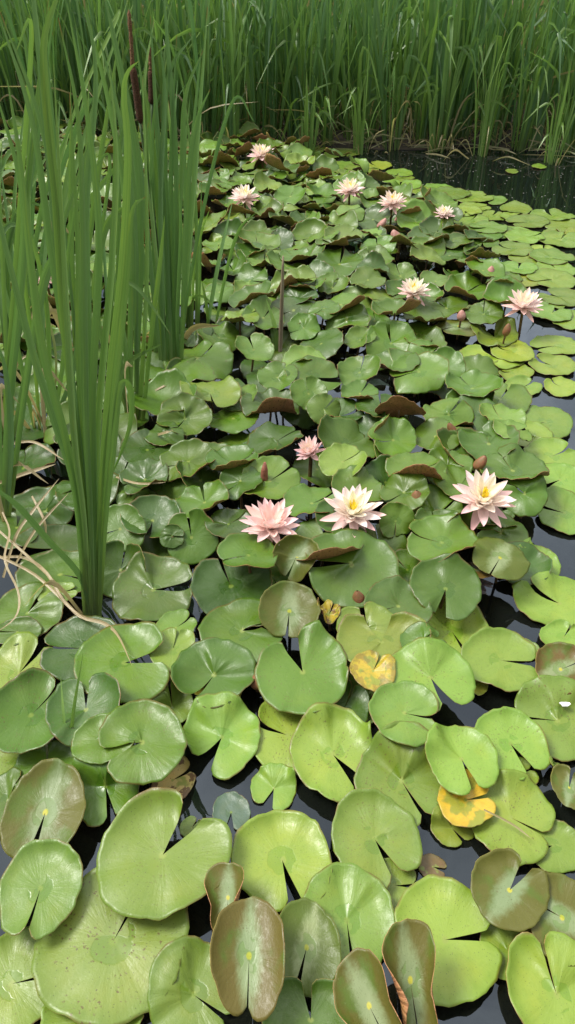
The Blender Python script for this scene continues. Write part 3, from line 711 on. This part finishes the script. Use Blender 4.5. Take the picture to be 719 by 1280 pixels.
landmarks += [('the pad with the red underside', 500, 500), ('the upright dead stalk', 350, 440), ('the nearest cattail foot', 118, 765), ('the golden-yellow leaf', 585, 1000), ('the big deep-notched pad', 376, 838)]
traced = [r for r in pads if r['traced']]; rest = [r for r in pads if not r['traced']]
onscreen = [r for r in rest if -20 < r['px'][0] < 740 and r['px'][1] > 130]
from mathutils.bvhtree import BVHTree
bv, bf, own = [], [], []
for i, r in enumerate(pads):
    o = len(bv); bv.extend(map(tuple, r['V'])); bf.extend([tuple(int(q)+o for q in f) for f in r['F']]); own.extend([i]*len(r['F']))
tree = BVHTree.FromPolygons(bv, bf); hits = [0]*len(pads)
for yy in range(131, 1280, 3):
    for xx in range(1, 719, 3):
        h_ = tree.ray_cast(Vector((0, 0, CAM_H)), Vector(ray(xx, yy)).normalized())
        if h_[2] is not None: hits[own[h_[2]]] += 1
for i, r in enumerate(pads): r['hits'] = hits[i]
gone = [r for r in pads if r['hits'] < 4 and -20 < r['px'][0] < 740 and 130 < r['px'][1] < 1290]
gid = {id(r) for r in gone}
print('pads', len(pads), 'hidden', len(gone), 'labelled hidden', [r['label'] for r in gone if r['label']])
pads = [r for r in pads if id(r) not in gid]; traced = [r for r in pads if r['traced']]; rest = [r for r in pads if not r['traced']]
onscreen = [r for r in rest if r['hits'] > 3]; HIDDEN_IDS = set()
onscreen = [r for r in onscreen if id(r) not in HIDDEN_IDS]
onscreen.sort(key=lambda r: -r['hits'])
keep = onscreen[:max(0, 296-len(traced))]
kid = {id(r) for r in keep}; mass = [r for r in rest if id(r) not in kid]
buckets = {}
for r in traced + keep:
    if r['label']: continue
    x, y = r['px']; best = min(landmarks, key=lambda q: math.hypot(q[1]-x, (q[2]-y)*1.6))
    dx, dy = x-best[1], (best[2]-y)*1.6
    r['_d'] = math.hypot(dx, dy)
    d = int(round(math.degrees(math.atan2(dy, dx))/45)) % 8
    buckets.setdefault((KIND[r['kind']], DIRS[d], best[0]), []).append(r)
for (k, d, lm), rs in buckets.items():
    rs.sort(key=lambda r: r['_d'])
    for i, r in enumerate(rs):
        r['label'] = f"{ORD[min(i, 17)]} {k} pad {d} {lm}"
for r in traced + keep: emit(r)
if mass:
    V, Fc, U, Tn, Rn, Un, mi, sm = [], [], [], [], [], [], [], []
    for r in mass:
        o = len(V); V.extend(r['V']); U.extend(r['U']); Tn.extend(r['tint']); n = len(r['V'])
        Rn.extend([r['rnd']]*n); Un.extend([r['under']]*n); mi.extend(r['mi']); sm.extend(r['sm']); Fc.extend([tuple(i+o for i in f) for f in r['F']])
    tag(link('distant_lily_leaves', mesh('distant lily leaves', V, Fc, [M_PAD, M_UNDER], uv=U, tint=Tn, rnd=Rn, under=Un, mi=mi, smooth=sm)), 'small crowded lily leaves far back in the mat', 'lily pads', None, 'stuff')

# ------------------------------------------------------------------ reeds and cattails
class Blades:
    def __init__(s): s.V, s.F, s.U, s.T = [], [], [], []
    def add(s, pts, width, tone, dry=0., n=12, face=None, keel=.16, taper=.35, twist=0.):
        P = spline(pts, n+1); T = np.gradient(P, axis=0); T /= np.linalg.norm(T, axis=1)[:, None]+1e-9
        if face is None: a = random.uniform(0, 6.28); face = (math.cos(a), math.sin(a), .0)
        f0 = np.array(face, float); sd = random.random(); k = len(s.V)
        for i in range(n+1):
            t = i/n; a = twist*t
            f = np.array([f0[0]*math.cos(a)-f0[1]*math.sin(a), f0[0]*math.sin(a)+f0[1]*math.cos(a), f0[2]])
            side = np.cross(T[i], f); side /= np.linalg.norm(side)+1e-9; nn = np.cross(side, T[i])
            w = width*.5*min(1., (1-t)/taper+.02)**.75*(.75+.25*min(1, t*3))
            s.V += [P[i]-side*w, P[i]-nn*w*2*keel, P[i]+side*w]; s.U += [(0, t), (.5, t), (1, t)]
            s.T += [(tone, dry, sd, 1)]*3
        for i in range(n):
            q = k+i*3
            s.F += [(q, q+1, q+4, q+3), (q+1, q+2, q+5, q+4)]
    def build(s, name, parent=None, loc=None, origin=None):
        V = np.array(s.V)
        if origin is not None: V = V - np.array(origin)
        return link(name, mesh(name, V, s.F, [M_BLADE], uv=s.U, tint=s.T), parent, loc)
def random_clump(B, base, n, h, spread=.05, lean=.22, w=.013, dry=.12, tone=(.15, .95)):
    for i in range(n):
        a = random.uniform(0, 6.28); rr = spread*math.sqrt(random.random())
        b = np.array([base[0]+rr*math.cos(a), base[1]+rr*math.sin(a), base[2]-.03])
        H = h*random.uniform(.55, 1.08); ln = random.gauss(0, lean)*H; a2 = a + random.uniform(-.6, .6)
        d = np.array([math.cos(a2), math.sin(a2)*.7, 0])*abs(ln)
        dr = 1. if random.random() < dry else 0.
        droop = random.random()
        if dr: H *= random.uniform(.25, .7)
        if droop < .30 or (dr and droop < .6):     # bent over
            e = random.uniform(.25, .8)
            d2 = d/(np.linalg.norm(d)+1e-6)
            kz = random.uniform(.45, .8)
            pts = [b, b+d*.3+[0, 0, H*kz*.6], b+d*.5+[0, 0, H*kz], b+d*.6+d2*H*.18*e+[0, 0, H*kz*random.uniform(.95, 1.03)], b+d*.7+d2*H*.42*e+[0, 0, H*kz*random.uniform(.55, .85)]]
        else:
            pts = [b, b+d*.18+[0, 0, H*.35], b+d*.5+[0, 0, H*.7], b+d*1.0+[0, 0, H*(1-.15*min(1, abs(ln)/H*2))]]
        B.add(pts, w*random.uniform(.65, 1.25), random.uniform(*tone), dr*random.uniform(.7, 1.), n=9, twist=random.uniform(-1.2, 1.2))
def shore_y(x): return 6.42 + .10*math.sin(x*1.7) + (max(0, -x-.6)*.25) + .05*math.sin(x*5.1)
# a dozen plants, each copied along the far bank
protos = []
for k in range(12):
    B = Blades(); random_clump(B, (0, 0, 0), random.randint(13, 18), random.uniform(1.28, 1.6), .06, .21, .026, .0)
    D = Blades(); random_clump(D, (0, 0, 0), random.randint(4, 8), random.uniform(.6, 1.1), .09, .45, .012, 1.)
    protos.append((B, D))
pm = [(mesh('reed leaves', B.V, B.F, [M_BLADE], uv=B.U, tint=B.T), mesh('reed dead leaves', D.V, D.F, [M_BLADE], uv=D.U, tint=D.T)) for B, D in protos]
pos = []
for row, (dy, step, n) in enumerate(((0., .155, 40), (.28, .15, 41), (.60, .15, 41))):
    for i in range(n):
        x = -3.05 + i*step + random.uniform(-.055, .055) + row*.05
        pos.append((x, shore_y(x)+dy+random.uniform(-.10, .12), .02 if row else -.02, random.randrange(12), random.uniform(.88, 1.1)))
SH = [('tall green reed standing at the waterline of the far bank', 'reeds along the far waterline'), ('tall green reed in the second rank of the far bank', 'reeds in the second rank'), ('tall green reed deep in the far bank stand', 'reeds in the third rank')]
for i, (x, y, z, k, s) in enumerate(pos):
    o = empty('reed_plant', (x, y, z)); o.rotation_euler = (random.gauss(0, .03), random.gauss(.03, .05), random.uniform(0, 6.28)); o.scale = (s, s, s)
    lb = SH[0 if i < 40 else 1 if i < 81 else 2]; tag(o, lb[0], 'reed', lb[1])
    link('leaves', pm[k][0], o); link('dead_leaves', pm[k][1], o)
# bright young tufts in the water in front of the bank
for (px, py, h, lab) in [(690, 204, .62, 'bright yellow-green reed tuft standing alone in the dark water'), (385, 196, .5, 'young reed tuft at the waterline behind the farthest pads'), (545, 190, .7, 'bright reed tuft leaning right at the waterline'),
                         (450, 192, .55, 'yellow-green reed tuft at the waterline behind the pink far lilies'), (600, 194, .75, 'fresh green fan of reed blades at the far waterline')]:
    c, _ = at_z(px, py, 0); B = Blades(); random_clump(B, (0, 0, -.02), 17, h*1.25, .05, .20, .017, .0, (.75, 1.))
    o = empty('reed_tuft', c); tag(o, lab, 'reed'); B.build('leaves', o)
    D = Blades(); random_clump(D, (0, 0, -.02), 4, h, .06, .4, .010, 1.); D.build('dead_leaves', o)
B = Blades()
for i in range(2100):
    x = random.uniform(-3.9, 3.9); y = shore_y(x) + .75 + 3.1*random.random()**1.2
    H = random.uniform(1.05, 1.62); ln = random.gauss(.05, .22)*H; a = random.uniform(-.7, .7); d = np.array([ln, abs(ln)*.4*math.sin(a), 0])
    b = np.array([x, y, .0]); dr = 1. if random.random() < .10 else 0.
    if random.random() < .5:
        kz = random.uniform(.6, .9); d2 = np.array([random.choice((-1, 1))*random.uniform(.1, .45), random.uniform(-.25, .1), 0])
        pts = [b, b+d*.4+[0, 0, H*kz*.6], b+d*.7+[0, 0, H*kz], b+d*.8+d2*.5+[0, 0, H*kz*1.02], b+d+d2+[0, 0, H*kz*.8]]
    else: pts = [b, b+d*.2+[0, 0, H*.4], b+d*.55+[0, 0, H*.72], b+d+[0, 0, H]]
    B.add(pts, random.uniform(.016, .032), random.uniform(.0, 1.), dr, n=6, twist=random.uniform(-1.2, 1.2))
tag(B.build('reed_bed'), 'dense mass of reeds filling the bank behind', 'reeds', None, 'stuff')
# dead litter at the foot of the reeds
B = Blades()
for i in range(550):
    x = random.uniform(-3.2, 3.2); y = shore_y(x) + random.uniform(-.28, .9); a = random.uniform(0, 6.28); l = random.uniform(.10, .5)
    d = np.array([math.cos(a)*l, math.sin(a)*l*.5, 0]); up = random.uniform(0, .28) if random.random() < .5 else .02
    b = np.array([x, y, .006+random.random()*.03])
    B.add([b, b+d*.5+[0, 0, up*.8], b+d+[0, 0, up*random.uniform(0, 1)]], random.uniform(.006, .013), .3, random.uniform(.35, .8), n=5)
tag(B.build('reed_litter'), 'tangle of dead brown reed leaves at the waterline', 'reed litter', None, 'stuff')

# ---- the cattails in front, blade by blade
def cattail(base, blades, label, extra=0, stalk=None, dead=0):
    c, dep = at_z(base[0], base[1], 0.)
    o = empty('cattail_plant', c); tag(o, label, 'cattail', 'cattails standing among the pads')
    for bl in blades:
        pts, w = bl[0], bl[1]; tone = min(1., bl[2]*.7+.35) if len(bl) > 2 else random.uniform(.5, 1.); dry = bl[3] if len(bl) > 3 else 0.
        ln = random.uniform(-.10, .12); n = len(pts)
        P = []
        for i, (x, y) in enumerate(pts):
            Y = c[1] + ln*(i/(n-1))**1.5 + random.uniform(-.012, .012)*(i == 0)
            P.append(at_y(x, y, Y))
        P[0][2] = min(P[0][2], -.01)
        B = Blades(); B.add(P, w*.78*project(P[n//2])[2]/F, tone, dry, n=26, face=(random.uniform(-.55, .55), -1., 0.), taper=.42, keel=random.uniform(.08, .2), twist=random.uniform(-.35, .35))
        B.build('leaf', o, None, c)
    for k in range(extra):
        B = Blades(); a = random.uniform(0, 6.28); b = c + np.array([.03*math.cos(a), .03*math.sin(a), -.02]); H = random.uniform(.7, 1.35); l = random.gauss(0, .14)
        B.add([b, b+[l*.2, 0, H*.4], b+[l*.55, random.uniform(-.04, .06), H*.75], b+[l, random.uniform(-.08, .12), H]], 6*dep/F*random.uniform(.7, 1.1), random.uniform(.3, .9), 0., n=18, face=(random.uniform(-.9, .9), -1., 0.), twist=random.uniform(-.6, .6))
        B.build('leaf', o, None, c)
    for k in range(dead):
        B = Blades(); a = random.uniform(0, 6.28); b = c + np.array([.03*math.cos(a), .03*math.sin(a), 0]); H = random.uniform(.12, .4); l = random.uniform(-.2, .2)
        B.add([b, b+[l*.4, -.02, H*.8], b+[l, -.05, H*random.uniform(.3, 1)]], 7*dep/F, .8, 1., n=10); B.build('dead_leaf', o, None, c)
    if stalk:
        pts, spike, male = stalk
        Y = c[1]+.02
        P = spline([at_y(x, y, Y) for x, y in pts], 12); V, Fc, U = tube(P-c, [.0045]*12, 7); link('stalk', mesh('stalk', V, Fc, [simple_mat('cattail stalk', (.05, .10, .03), (.09, .14, .05), 30.)], uv=U), o)
        P = spline([at_y(x, y, Y) for x, y in spike], 14); V, Fc, U = tube(P-c, [.005]+[.0115]*12+[.007], 12); sk = link('seed_spike', mesh('seed spike', V, Fc, [M_SPIKE], uv=U), o)
        P = spline([at_y(x, y, Y) for x, y in male], 14); rr = [.0045+.0022*math.sin(i*2.1)*random.random()+.0015 for i in range(13)]+[.001]; V, Fc, U = tube(P-c, rr, 8); link('spike_tip', mesh('spike tip', V, Fc, [M_MALE], uv=U), sk)
    return o
cattail((240, 412), [([(236,412),(233,300),(231,200),(238,120)],6), ([(245,412),(246,300),(240,200),(226,90)],6), ([(240,412),(243,330),(252,290),(262,262)],5), ([(232,412),(240,375),(256,372),(272,390)],5,.7), ([(238,412),(236,250),(244,140),(252,60)],6,.1), ([(248,412),(250,330),(252,230)],5), ([(234,412),(228,300),(214,170),(206,100)],6)],
        'slender cattail farthest right in the thicket, beside the arching thin blade')
cattail((262, 418), [([(257,418),(272,335),(291,250)],8,.2), ([(267,418),(283,340),(299,288),(320,266)],6,.4), ([(262,418),(258,380),(252,350)],5,.9)], 'pair of lone thin blades standing among pads right of the thicket')
cattail((55, 548), [([(50,548),(42,440),(28,330),(22,240)],7,.9), ([(60,548),(62,470),(58,380),(40,300),(10,250)],8,.6), ([(64,548),(80,440),(84,330),(104,200)],8,.5), ([(46,548),(25,450),(5,360),(-20,300)],8), ([(56,548),(54,420),(56,320),(70,210),(75,120)],9,.3),
        ([(52,548),(70,470),(62,405),(36,370)],4,.9,.4), ([(58,548),(90,470),(100,400),(110,300),(95,140)],9,.2)], 'yellowish cattail with thin stems behind the nearest one', extra=1, dead=4)
cattail((12, 470), [([(10,470),(4,350),(-10,200)],9,.3), ([(16,470),(22,350),(18,250),(36,100)],9,.4), ([(14,470),(40,330),(60,230),(100,130)],8,.3), ([(10,470),(14,300),(45,220),(62,190)],8,.5), ([(20,470),(30,300),(42,150),(20,-20)],10,.2), ([(12,470),(5,380),(10,300),(30,256),(62,260)],10,.3), ([(14,470),(8,400),(20,361),(45,358),(66,374)],9,.4), ([(16,470),(45,448),(70,436),(96,434)],9,.5), ([(12,470),(-5,300),(8,196),(62,187)],9,.4), ([(10,470),(-2,330),(16,280),(62,330)],9,.3)], 'far left cattail thicket plant cut by the photo edge', extra=1)
cattail((215, 478), [([(206,478),(203,380),(201,240),(206,120),(200,53)],9,.1), ([(213,478),(212,350),(206,200),(211,95),(243,42)],9,.15), ([(217,478),(216,350),(214,200),(221,44)],8,.05), ([(222,478),(221,350),(228,200),(232,120),(254,63)],9,.3), ([(226,478),(230,350),(236,220),(247,150),(263,111)],9,.2),
        ([(210,478),(196,330),(184,200),(181,100),(193,24)],9,.6), ([(204,478),(190,350),(174,200),(150,90),(130,-10)],10,.15), ([(219,478),(222,320),(219,180),(210,60),(204,-20)],9,.1), ([(208,478),(210,380),(206,300),(196,240)],9,.05), ([(215,478),(208,300),(196,150),(188,20)],9,.1), ([(225,478),(222,400),(226,300),(224,230)],7,.1)],
        'cattail bearing the thick dark brown seed spike', stalk=([(212,478),(200,330),(185,220),(175,152)], [(176,154),(171,118),(166,84)], [(166,84),(164,50),(161,12)]))
cattail((198, 470), [([(195,470),(193,330),(190,200),(195,110)],8,.1), ([(200,470),(199,300),(191,180),(178,95)],8,.7), ([(202,470),(208,300),(216,180),(222,100)],8,.1), ([(198,470),(180,330),(165,200),(158,90)],8,.3)], 'cattail with a small orange-brown spike beside the thick-spiked one',
        stalk=([(198,470),(194,330),(191,200),(190,128)], [(190,130),(190,108),(189,88)], [(189,88),(188,74),(187,58)]))
cattail((170, 536), [([(163,536),(163,430),(164,330),(155,230),(132,110),(104,8)],11,.3), ([(169,536),(172,430),(176,330),(172,200),(146,60),(128,-12)],11,.2), ([(175,536),(180,430),(184,330),(182,200),(178,96)],9,.7), ([(177,536),(188,430),(200,330),(206,270)],8,.8), ([(160,536),(150,440),(146,365),(153,351),(172,360),(194,388),(213,418)],8,.5),
        ([(166,536),(156,430),(140,330),(150,200),(160,120)],10,.4), ([(173,536),(170,400),(168,280),(150,150),(122,40)],10,.2), ([(172,536),(178,460),(181,400)],7,.9), ([(172,536),(150,480),(162,452),(202,430)],9,.6), ([(168,536),(122,400),(130,292),(160,258),(183,249)],11,.6)], 'pale green cattail with a folded-over leaf, behind the nearest one', dead=2)
cattail((118, 768), [([(106,768),(95,620),(66,520),(38,430),(5,300),(-20,190)],13,.3), ([(108,768),(100,640),(80,540),(55,445),(40,340),(25,200),(9,98)],13,.5), ([(110,768),(106,660),(94,560),(86,440),(79,300),(67,80)],14,.75), ([(113,768),(111,660),(103,540),(99,440),(97,300),(87,116)],12,.6),
        ([(115,768),(114,660),(108,540),(106,440),(104,300),(98,150),(73,22)],12,.35), ([(117,768),(117,660),(115,540),(118,440),(124,300),(110,150),(84,4)],12,.3), ([(119,768),(120,660),(122,540),(130,440),(140,330),(146,200),(136,76)],12,.6), ([(121,768),(124,660),(131,540),(140,440),(152,340),(160,200),(155,120),(160,90),(174,76)],12,.85),
        ([(123,768),(126,670),(134,560),(150,430),(160,320),(166,262),(182,246)],11,.55), ([(117,772),(100,720),(60,675),(25,635),(0,615),(-25,600)],12,.25), ([(124,768),(132,650),(142,560),(148,495),(156,477),(164,492),(163,530),(150,570),(137,599)],11,.55),
        ([(109,768),(110,660),(92,500),(75,330),(62,200),(42,0),(35,-40)],15,.2), ([(111,768),(108,660),(92,520),(78,380),(70,250),(58,130),(55,52),(70,0),(76,-16)],13,.9), ([(120,768),(119,600),(112,420),(108,260),(120,100),(104,-10)],12,.2), ([(114,768),(108,620),(84,440),(62,300),(40,150),(-4,10)],13,.35)],
        'nearest cattail, a tall fan of broad blades rising beside the pads', dead=1)
cattail((4, 655), [([(3,655),(10,520),(24,380),(29,250),(-6,110)],13,.3), ([(0,655),(-4,500),(-14,380)],12,.3), ([(8,655),(30,500),(52,360),(74,290),(50,150),(0,14)],12,.4), ([(6,655),(14,560),(8,470),(-6,420)],11,.2)], 'cattail at the photo edge with blades leaning in', dead=3)
for (bx, by, n, lab) in ((34, 425, 5, 'thin-leaved cattail at the back of the thicket by the photo edge'), (95, 470, 5, 'thin-leaved cattail between the yellowish one and the thick-spiked one'), (140, 445, 5, 'thin-leaved cattail behind the folded-leaf cattail'), (6, 560, 6, 'thin-leaved cattail at the very edge of the photo, over the tan strands'), (225, 440, 5, 'thin dark cattail just behind the thick-spiked one'), (60, 350, 5, 'cattail farthest back in the thicket, near the half-hidden pink lily')):
    bl = []
    for k in range(n):
        ex = bx + random.gauss(0, 60); ey = random.uniform(-40, 190); mx = bx + (ex-bx)*.35 + random.gauss(0, 5)
        pp = [(bx+random.uniform(-6, 6), by), (mx, by*.55+ey*.45), (ex, ey)]
        if random.random() < .25: pp = [pp[0], pp[1], (ex-4, ey+60), (ex+random.choice((-1, 1))*random.uniform(18, 40), ey+85)]
        bl.append((pp, random.uniform(6, 10), random.uniform(0, .9)))
    cattail((bx, by), bl, lab, dead=2)
cattail((82, 948), [([(84,948),(80,900),(76,846)],5,.95), ([(86,948),(92,890),(104,816)],6,.95)], 'two thin bright green shoots piercing the two-lobed pad')
cattail((350, 446), [([(348,446),(344,410),(333,374)],7,1.), ([(346,446),(341,420),(337,395)],5,.9)], 'short yellow-green shoot beside the upright dead stalk')
def strand(pts, w, label, zs, dry=1.):
    P = [at_z(x, y, max(z, float(hm_at(*at_z(x, y, max(z, .06))[0][:2]))+.012))[0] for (x, y), z in zip(pts, zs)]; w *= .55; dep = at_z(*pts[0], zs[0])[1]
    B = Blades(); B.add(P, w*dep/F, .8, dry, n=22, face=(random.uniform(-.5, .5), -.6, .6), taper=.3, keel=.25, twist=random.uniform(-.8, .8))
    tag(B.build('dry_strand', None, P[0], P[0]), label, 'dead reed leaf', 'dead reed leaves')
strand([(-8,692),(40,716),(75,746),(100,770),(130,779),(148,795),(165,832)], 8, 'long curved straw strand whose tip lies on the big mid-green pad', [.10,.10,.09,.08,.09,.10,.11])
strand([(-8,697),(30,697),(58,716),(80,752),(108,776)], 7, 'orange-tan strand arching beside the long curved one', [.08,.10,.11,.09,.07])
strand([(-5,660),(40,700),(84,742)], 6, 'straight pale strand slanting down to the small pale pad', [.15,.12,.06])
strand([(4,722),(20,670),(40,640),(74,598)], 7, 'cream strand rising steeply past the dark pads', [.06,.14,.18,.22]); strand([(20,704),(46,660),(86,616)], 6, 'whitish straight strand crossing above the dark pads', [.09,.16,.22])
strand([(-8,606),(30,592),(70,580)], 9, 'broad tan strand pointing into the nearest cattail', [.16,.16,.17]); strand([(145,596),(172,604),(207,603)], 5, 'brown twig-like strand lying between dark pads behind the cattail', [.05,.06,.04])
strand([(3,640),(12,665),(6,700),(23,740),(20,770),(-6,792)], 5, 'thin looping tan strand at the photo edge', [.16,.15,.14,.10,.08,.06]); strand([(18,482),(22,455),(40,445),(70,470)], 5, 'thin straw loop among the yellowish stems', [.1,.2,.22,.16])
strand([(40,620),(55,650),(58,672)], 6, 'grey-brown strand hanging over the shaded dark pad', [.15,.12,.06]); strand([(-5,560),(40,552),(80,575)], 6, 'pale strand lying level behind the nearest cattail', [.1,.1,.09])
strand([(185,547),(205,541),(216,538)], 6, 'short tan strand pointing right under the thick-spiked cattail', [.06,.06,.05]); strand([(186,492),(215,478),(235,475)], 5, 'tan strand bent at the foot of the thick-spiked cattail', [.05,.08,.05])
strand([(605,1012),(640,1030),(664,1048)], 5, 'brown stalk lying across the large light pad', [.045,.045,.04], .8)
# dead upright stalk
c = at_z(351, 446, 0)[0]; P = spline([at_y(350, 448, c[1]), at_y(352, 390, c[1]), at_y(354, 320, c[1])], 12)
V, Fc, U = tube(P-c, [.010,.0085,.009,.008,.0095,.008,.0075,.0075,.007,.006,.005,.003], 8); tag(link('dead_stalk', mesh('dead stalk', V, Fc, [M_STALK], uv=U), None, c), 'upright grey-brown dead stalk among the pads', 'dead stalk')
# white fleck on the pad near the right edge
c, dep = at_z(706, 881, .035)
V = [(.011*math.cos(a)*(1+.35*math.sin(3*a+.7)), .008*math.sin(a)*(1+.3*math.cos(2*a)), z_) for z_ in (0, .003) for a in np.linspace(0, 2*math.pi, 12, endpoint=False)]
Fc = [tuple(range(11, -1, -1)), tuple(range(12, 24))] + [(i, (i+1) % 12, 12+(i+1) % 12, 12+i) for i in range(12)]
tag(link('white_scrap', mesh('white scrap', V, Fc, [simple_mat('white scrap', (.75, .75, .72), (.82, .82, .8), 50.)], smooth=False), None, c), 'small white fleck of petal on the pale pad', 'petal scrap')

# ------------------------------------------------------------------ pond, bank, water
xs = np.concatenate([[-400, -120, -40, -15, -8], np.linspace(-5, 5, 41), [8, 15, 40, 120, 400]])
ysv = np.concatenate([[-400, -100, -30, -8, -3, -1.2, -.4, .0, .3, .6], np.linspace(1, 9, 41), [11, 15, 25, 60, 160, 400]])
V, Fc = [], []
for y in ysv:
    for x in xs:
        f = shore_y(max(-3, min(3, x)))
        d = min(f + .02 - y, y + .15, 12-abs(x))
        k = max(0., min(1., d/.55)); k = k*k*(3-2*k)
        V.append((x, y, .05 - .50*k + .02*math.sin(x*3.1+y)*math.sin(y*4.3)*(1 if abs(x) < 10 else 0)))
nx = len(xs)
for i in range(len(ysv)-1):
    for j in range(nx-1): Fc.append((i*nx+j, i*nx+j+1, (i+1)*nx+j+1, (i+1)*nx+j))
m, t, out = new_mat('mud')
tc = t.n('ShaderNodeTexCoord').outputs['Object']; n = t.noise(tc, 6., 5., .65)
c_ = t.mix(t.ss(n, .35, .7), (.018, .014, .009), (.055, .042, .025)); b = t.n('ShaderNodeBump', {'Strength': .6, 'Distance': .03, 'Height': n}).outputs[0]
finish(t, out, t.n('ShaderNodeBsdfPrincipled', {'Base Color': c_, 'Roughness': .8, 'Normal': b}).outputs[0])
tag(link('ground', mesh('ground', V, Fc, [m])), None, None, None, 'structure')
m, t, out = new_mat('pond water')
tc = t.n('ShaderNodeTexCoord').outputs['Object']; n = t.noise(t.n('ShaderNodeMapping', {0: tc, 3: (1, .8, 1)}).outputs[0], 7., 2.)
b = t.n('ShaderNodeBump', {'Strength': .06, 'Distance': .02, 'Height': n}).outputs[0]
fr = t.n('ShaderNodeFresnel', {'IOR': 1.52, 'Normal': b}).outputs[0]
gl = t.n('ShaderNodeBsdfGlossy', {'Color': (.72, .84, 1, 1), 'Roughness': .015, 'Normal': b}).outputs[0]
deep = t.n('ShaderNodeBsdfDiffuse', {'Color': (.008, .010, .008, 1)}).outputs[0]
tr = t.n('ShaderNodeBsdfTransparent', {'Color': (.30, .28, .20, 1)}).outputs[0]
body = t.n('ShaderNodeMixShader', {0: .35, 1: deep, 2: tr}).outputs[0]
finish(t, out, t.n('ShaderNodeMixShader', {0: t.m('MULTIPLY', fr, 1.3, None, True), 1: body, 2: gl}).outputs[0])
tag(link('water', mesh('water', [(-12, -.25, 0), (12, -.25, 0), (12, 7.6, 0), (-12, 7.6, 0)], [(0, 1, 2, 3)], [m])), None, None, None, 'structure')
# floating flecks on the far dark water
V, Fc = [], []
for i in range(900):
    px, py = random.uniform(330, 800), random.uniform(186, 290); p, _ = at_z(px, py, 0)
    if random.random() < .45 and py > 215: continue
    s = random.uniform(.002, .006)*(1.6 if random.random() < .08 else 1); a0 = random.random()*6; k = len(V); n = 5
    for z_ in (.0012, .0022):
        for j in range(n): a = a0+6.283*j/n; V.append((p[0]+s*math.cos(a)*random.uniform(.7, 1.2), p[1]+s*math.sin(a)*random.uniform(.7, 1.2), z_))
    Fc += [tuple(range(k+n, k+2*n))] + [(k+j, k+(j+1) % n, k+n+(j+1) % n, k+n+j) for j in range(n)]
tag(link('floating_fluff', mesh('floating fluff', V, Fc, [simple_mat('fluff', (.10, .105, .08), (.26, .26, .22), 40.)], smooth=False)), 'pale seed fluff and specks drifting on the dark water', 'floating specks', None, 'stuff')

# ------------------------------------------------------------------ sky and sun
SUN_EL, SUN_AZ = 57., -82.            # azimuth from +Y towards +X
w = bpy.data.worlds.new('World'); scene.world = w; w.use_nodes = True
t = NT(w.node_tree); w.node_tree.nodes.clear()
sky = t.n('ShaderNodeTexSky', None, sky_type='NISHITA', sun_disc=False, sun_elevation=rad(SUN_EL), sun_rotation=rad(SUN_AZ), air_density=1., dust_density=2., ozone_density=1.)
g = t.n('ShaderNodeTexCoord').outputs['Generated']
cn = t.noise(t.n('ShaderNodeMapping', {0: g, 3: (1, 1, 1.6)}).outputs[0], 2.6, 6., .58)
cov = t.ss(cn, .40, .60)
cl = t.mix(t.ss(cn, .45, .75), (10., 10.0, 9.7), (16.5, 16.3, 15.4))
el = t.m('MAXIMUM', t.n('ShaderNodeSeparateXYZ', {0: g}).outputs[2], 0.)
lum = t.m('MULTIPLY_ADD', t.m('POWER', el, 1.5), 1.15, .17)     # an overcast sky is several times brighter overhead than low down
lum = t.m('MULTIPLY_ADD', t.ss(t.v('DOT_PRODUCT', g, (.25, .86, .44)), .86, .97), .40, lum)   # and a bright bank of cloud over the reeds
cl = t.mix(1., cl, t.n('ShaderNodeCombineColor', {0: lum, 1: lum, 2: lum}).outputs[0], 'MULTIPLY')
lum = t.m('MULTIPLY', lum, t.ss(t.n('ShaderNodeSeparateXYZ', {0: g}).outputs[1], -.75, .35, .55, 1.05)) # dimming added behind the viewer to darken the leaves' far rims
cl = t.mix(1., t.mix(t.ss(cn, .45, .75), (10., 10., 9.9), (16.5, 16.3, 15.7)), t.n('ShaderNodeCombineColor', {0: lum, 1: lum, 2: lum}).outputs[0], 'MULTIPLY')
skc = t.mix(t.m('MULTIPLY_ADD', cov, .25, .72), sky.outputs[0], cl)
bg = t.n('ShaderNodeBackground', {'Color': skc, 'Strength': .088}).outputs[0]
t.t.links.new(bg, t.n('ShaderNodeOutputWorld').inputs[0])
ld = bpy.data.lights.new('sun', 'SUN'); lo = bpy.data.objects.new('sun', ld); COL.objects.link(lo)
ld.energy = 2.5; ld.angle = rad(22); ld.color = (1, .96, .9)
sd = Vector((math.sin(rad(SUN_AZ))*math.cos(rad(SUN_EL)), math.cos(rad(SUN_AZ))*math.cos(rad(SUN_EL)), math.sin(rad(SUN_EL))))
lo.rotation_euler = sd.to_track_quat('Z', 'Y').to_euler()
scene.view_settings.view_transform = 'Standard'; scene.view_settings.look = 'None'; scene.view_settings.exposure = 0.9; scene.view_settings.gamma = 1; scene.view_settings.use_curve_mapping = False
scene.cycles.max_bounces = 8; scene.cycles.transparent_max_bounces = 8; scene.cycles.use_denoising = True
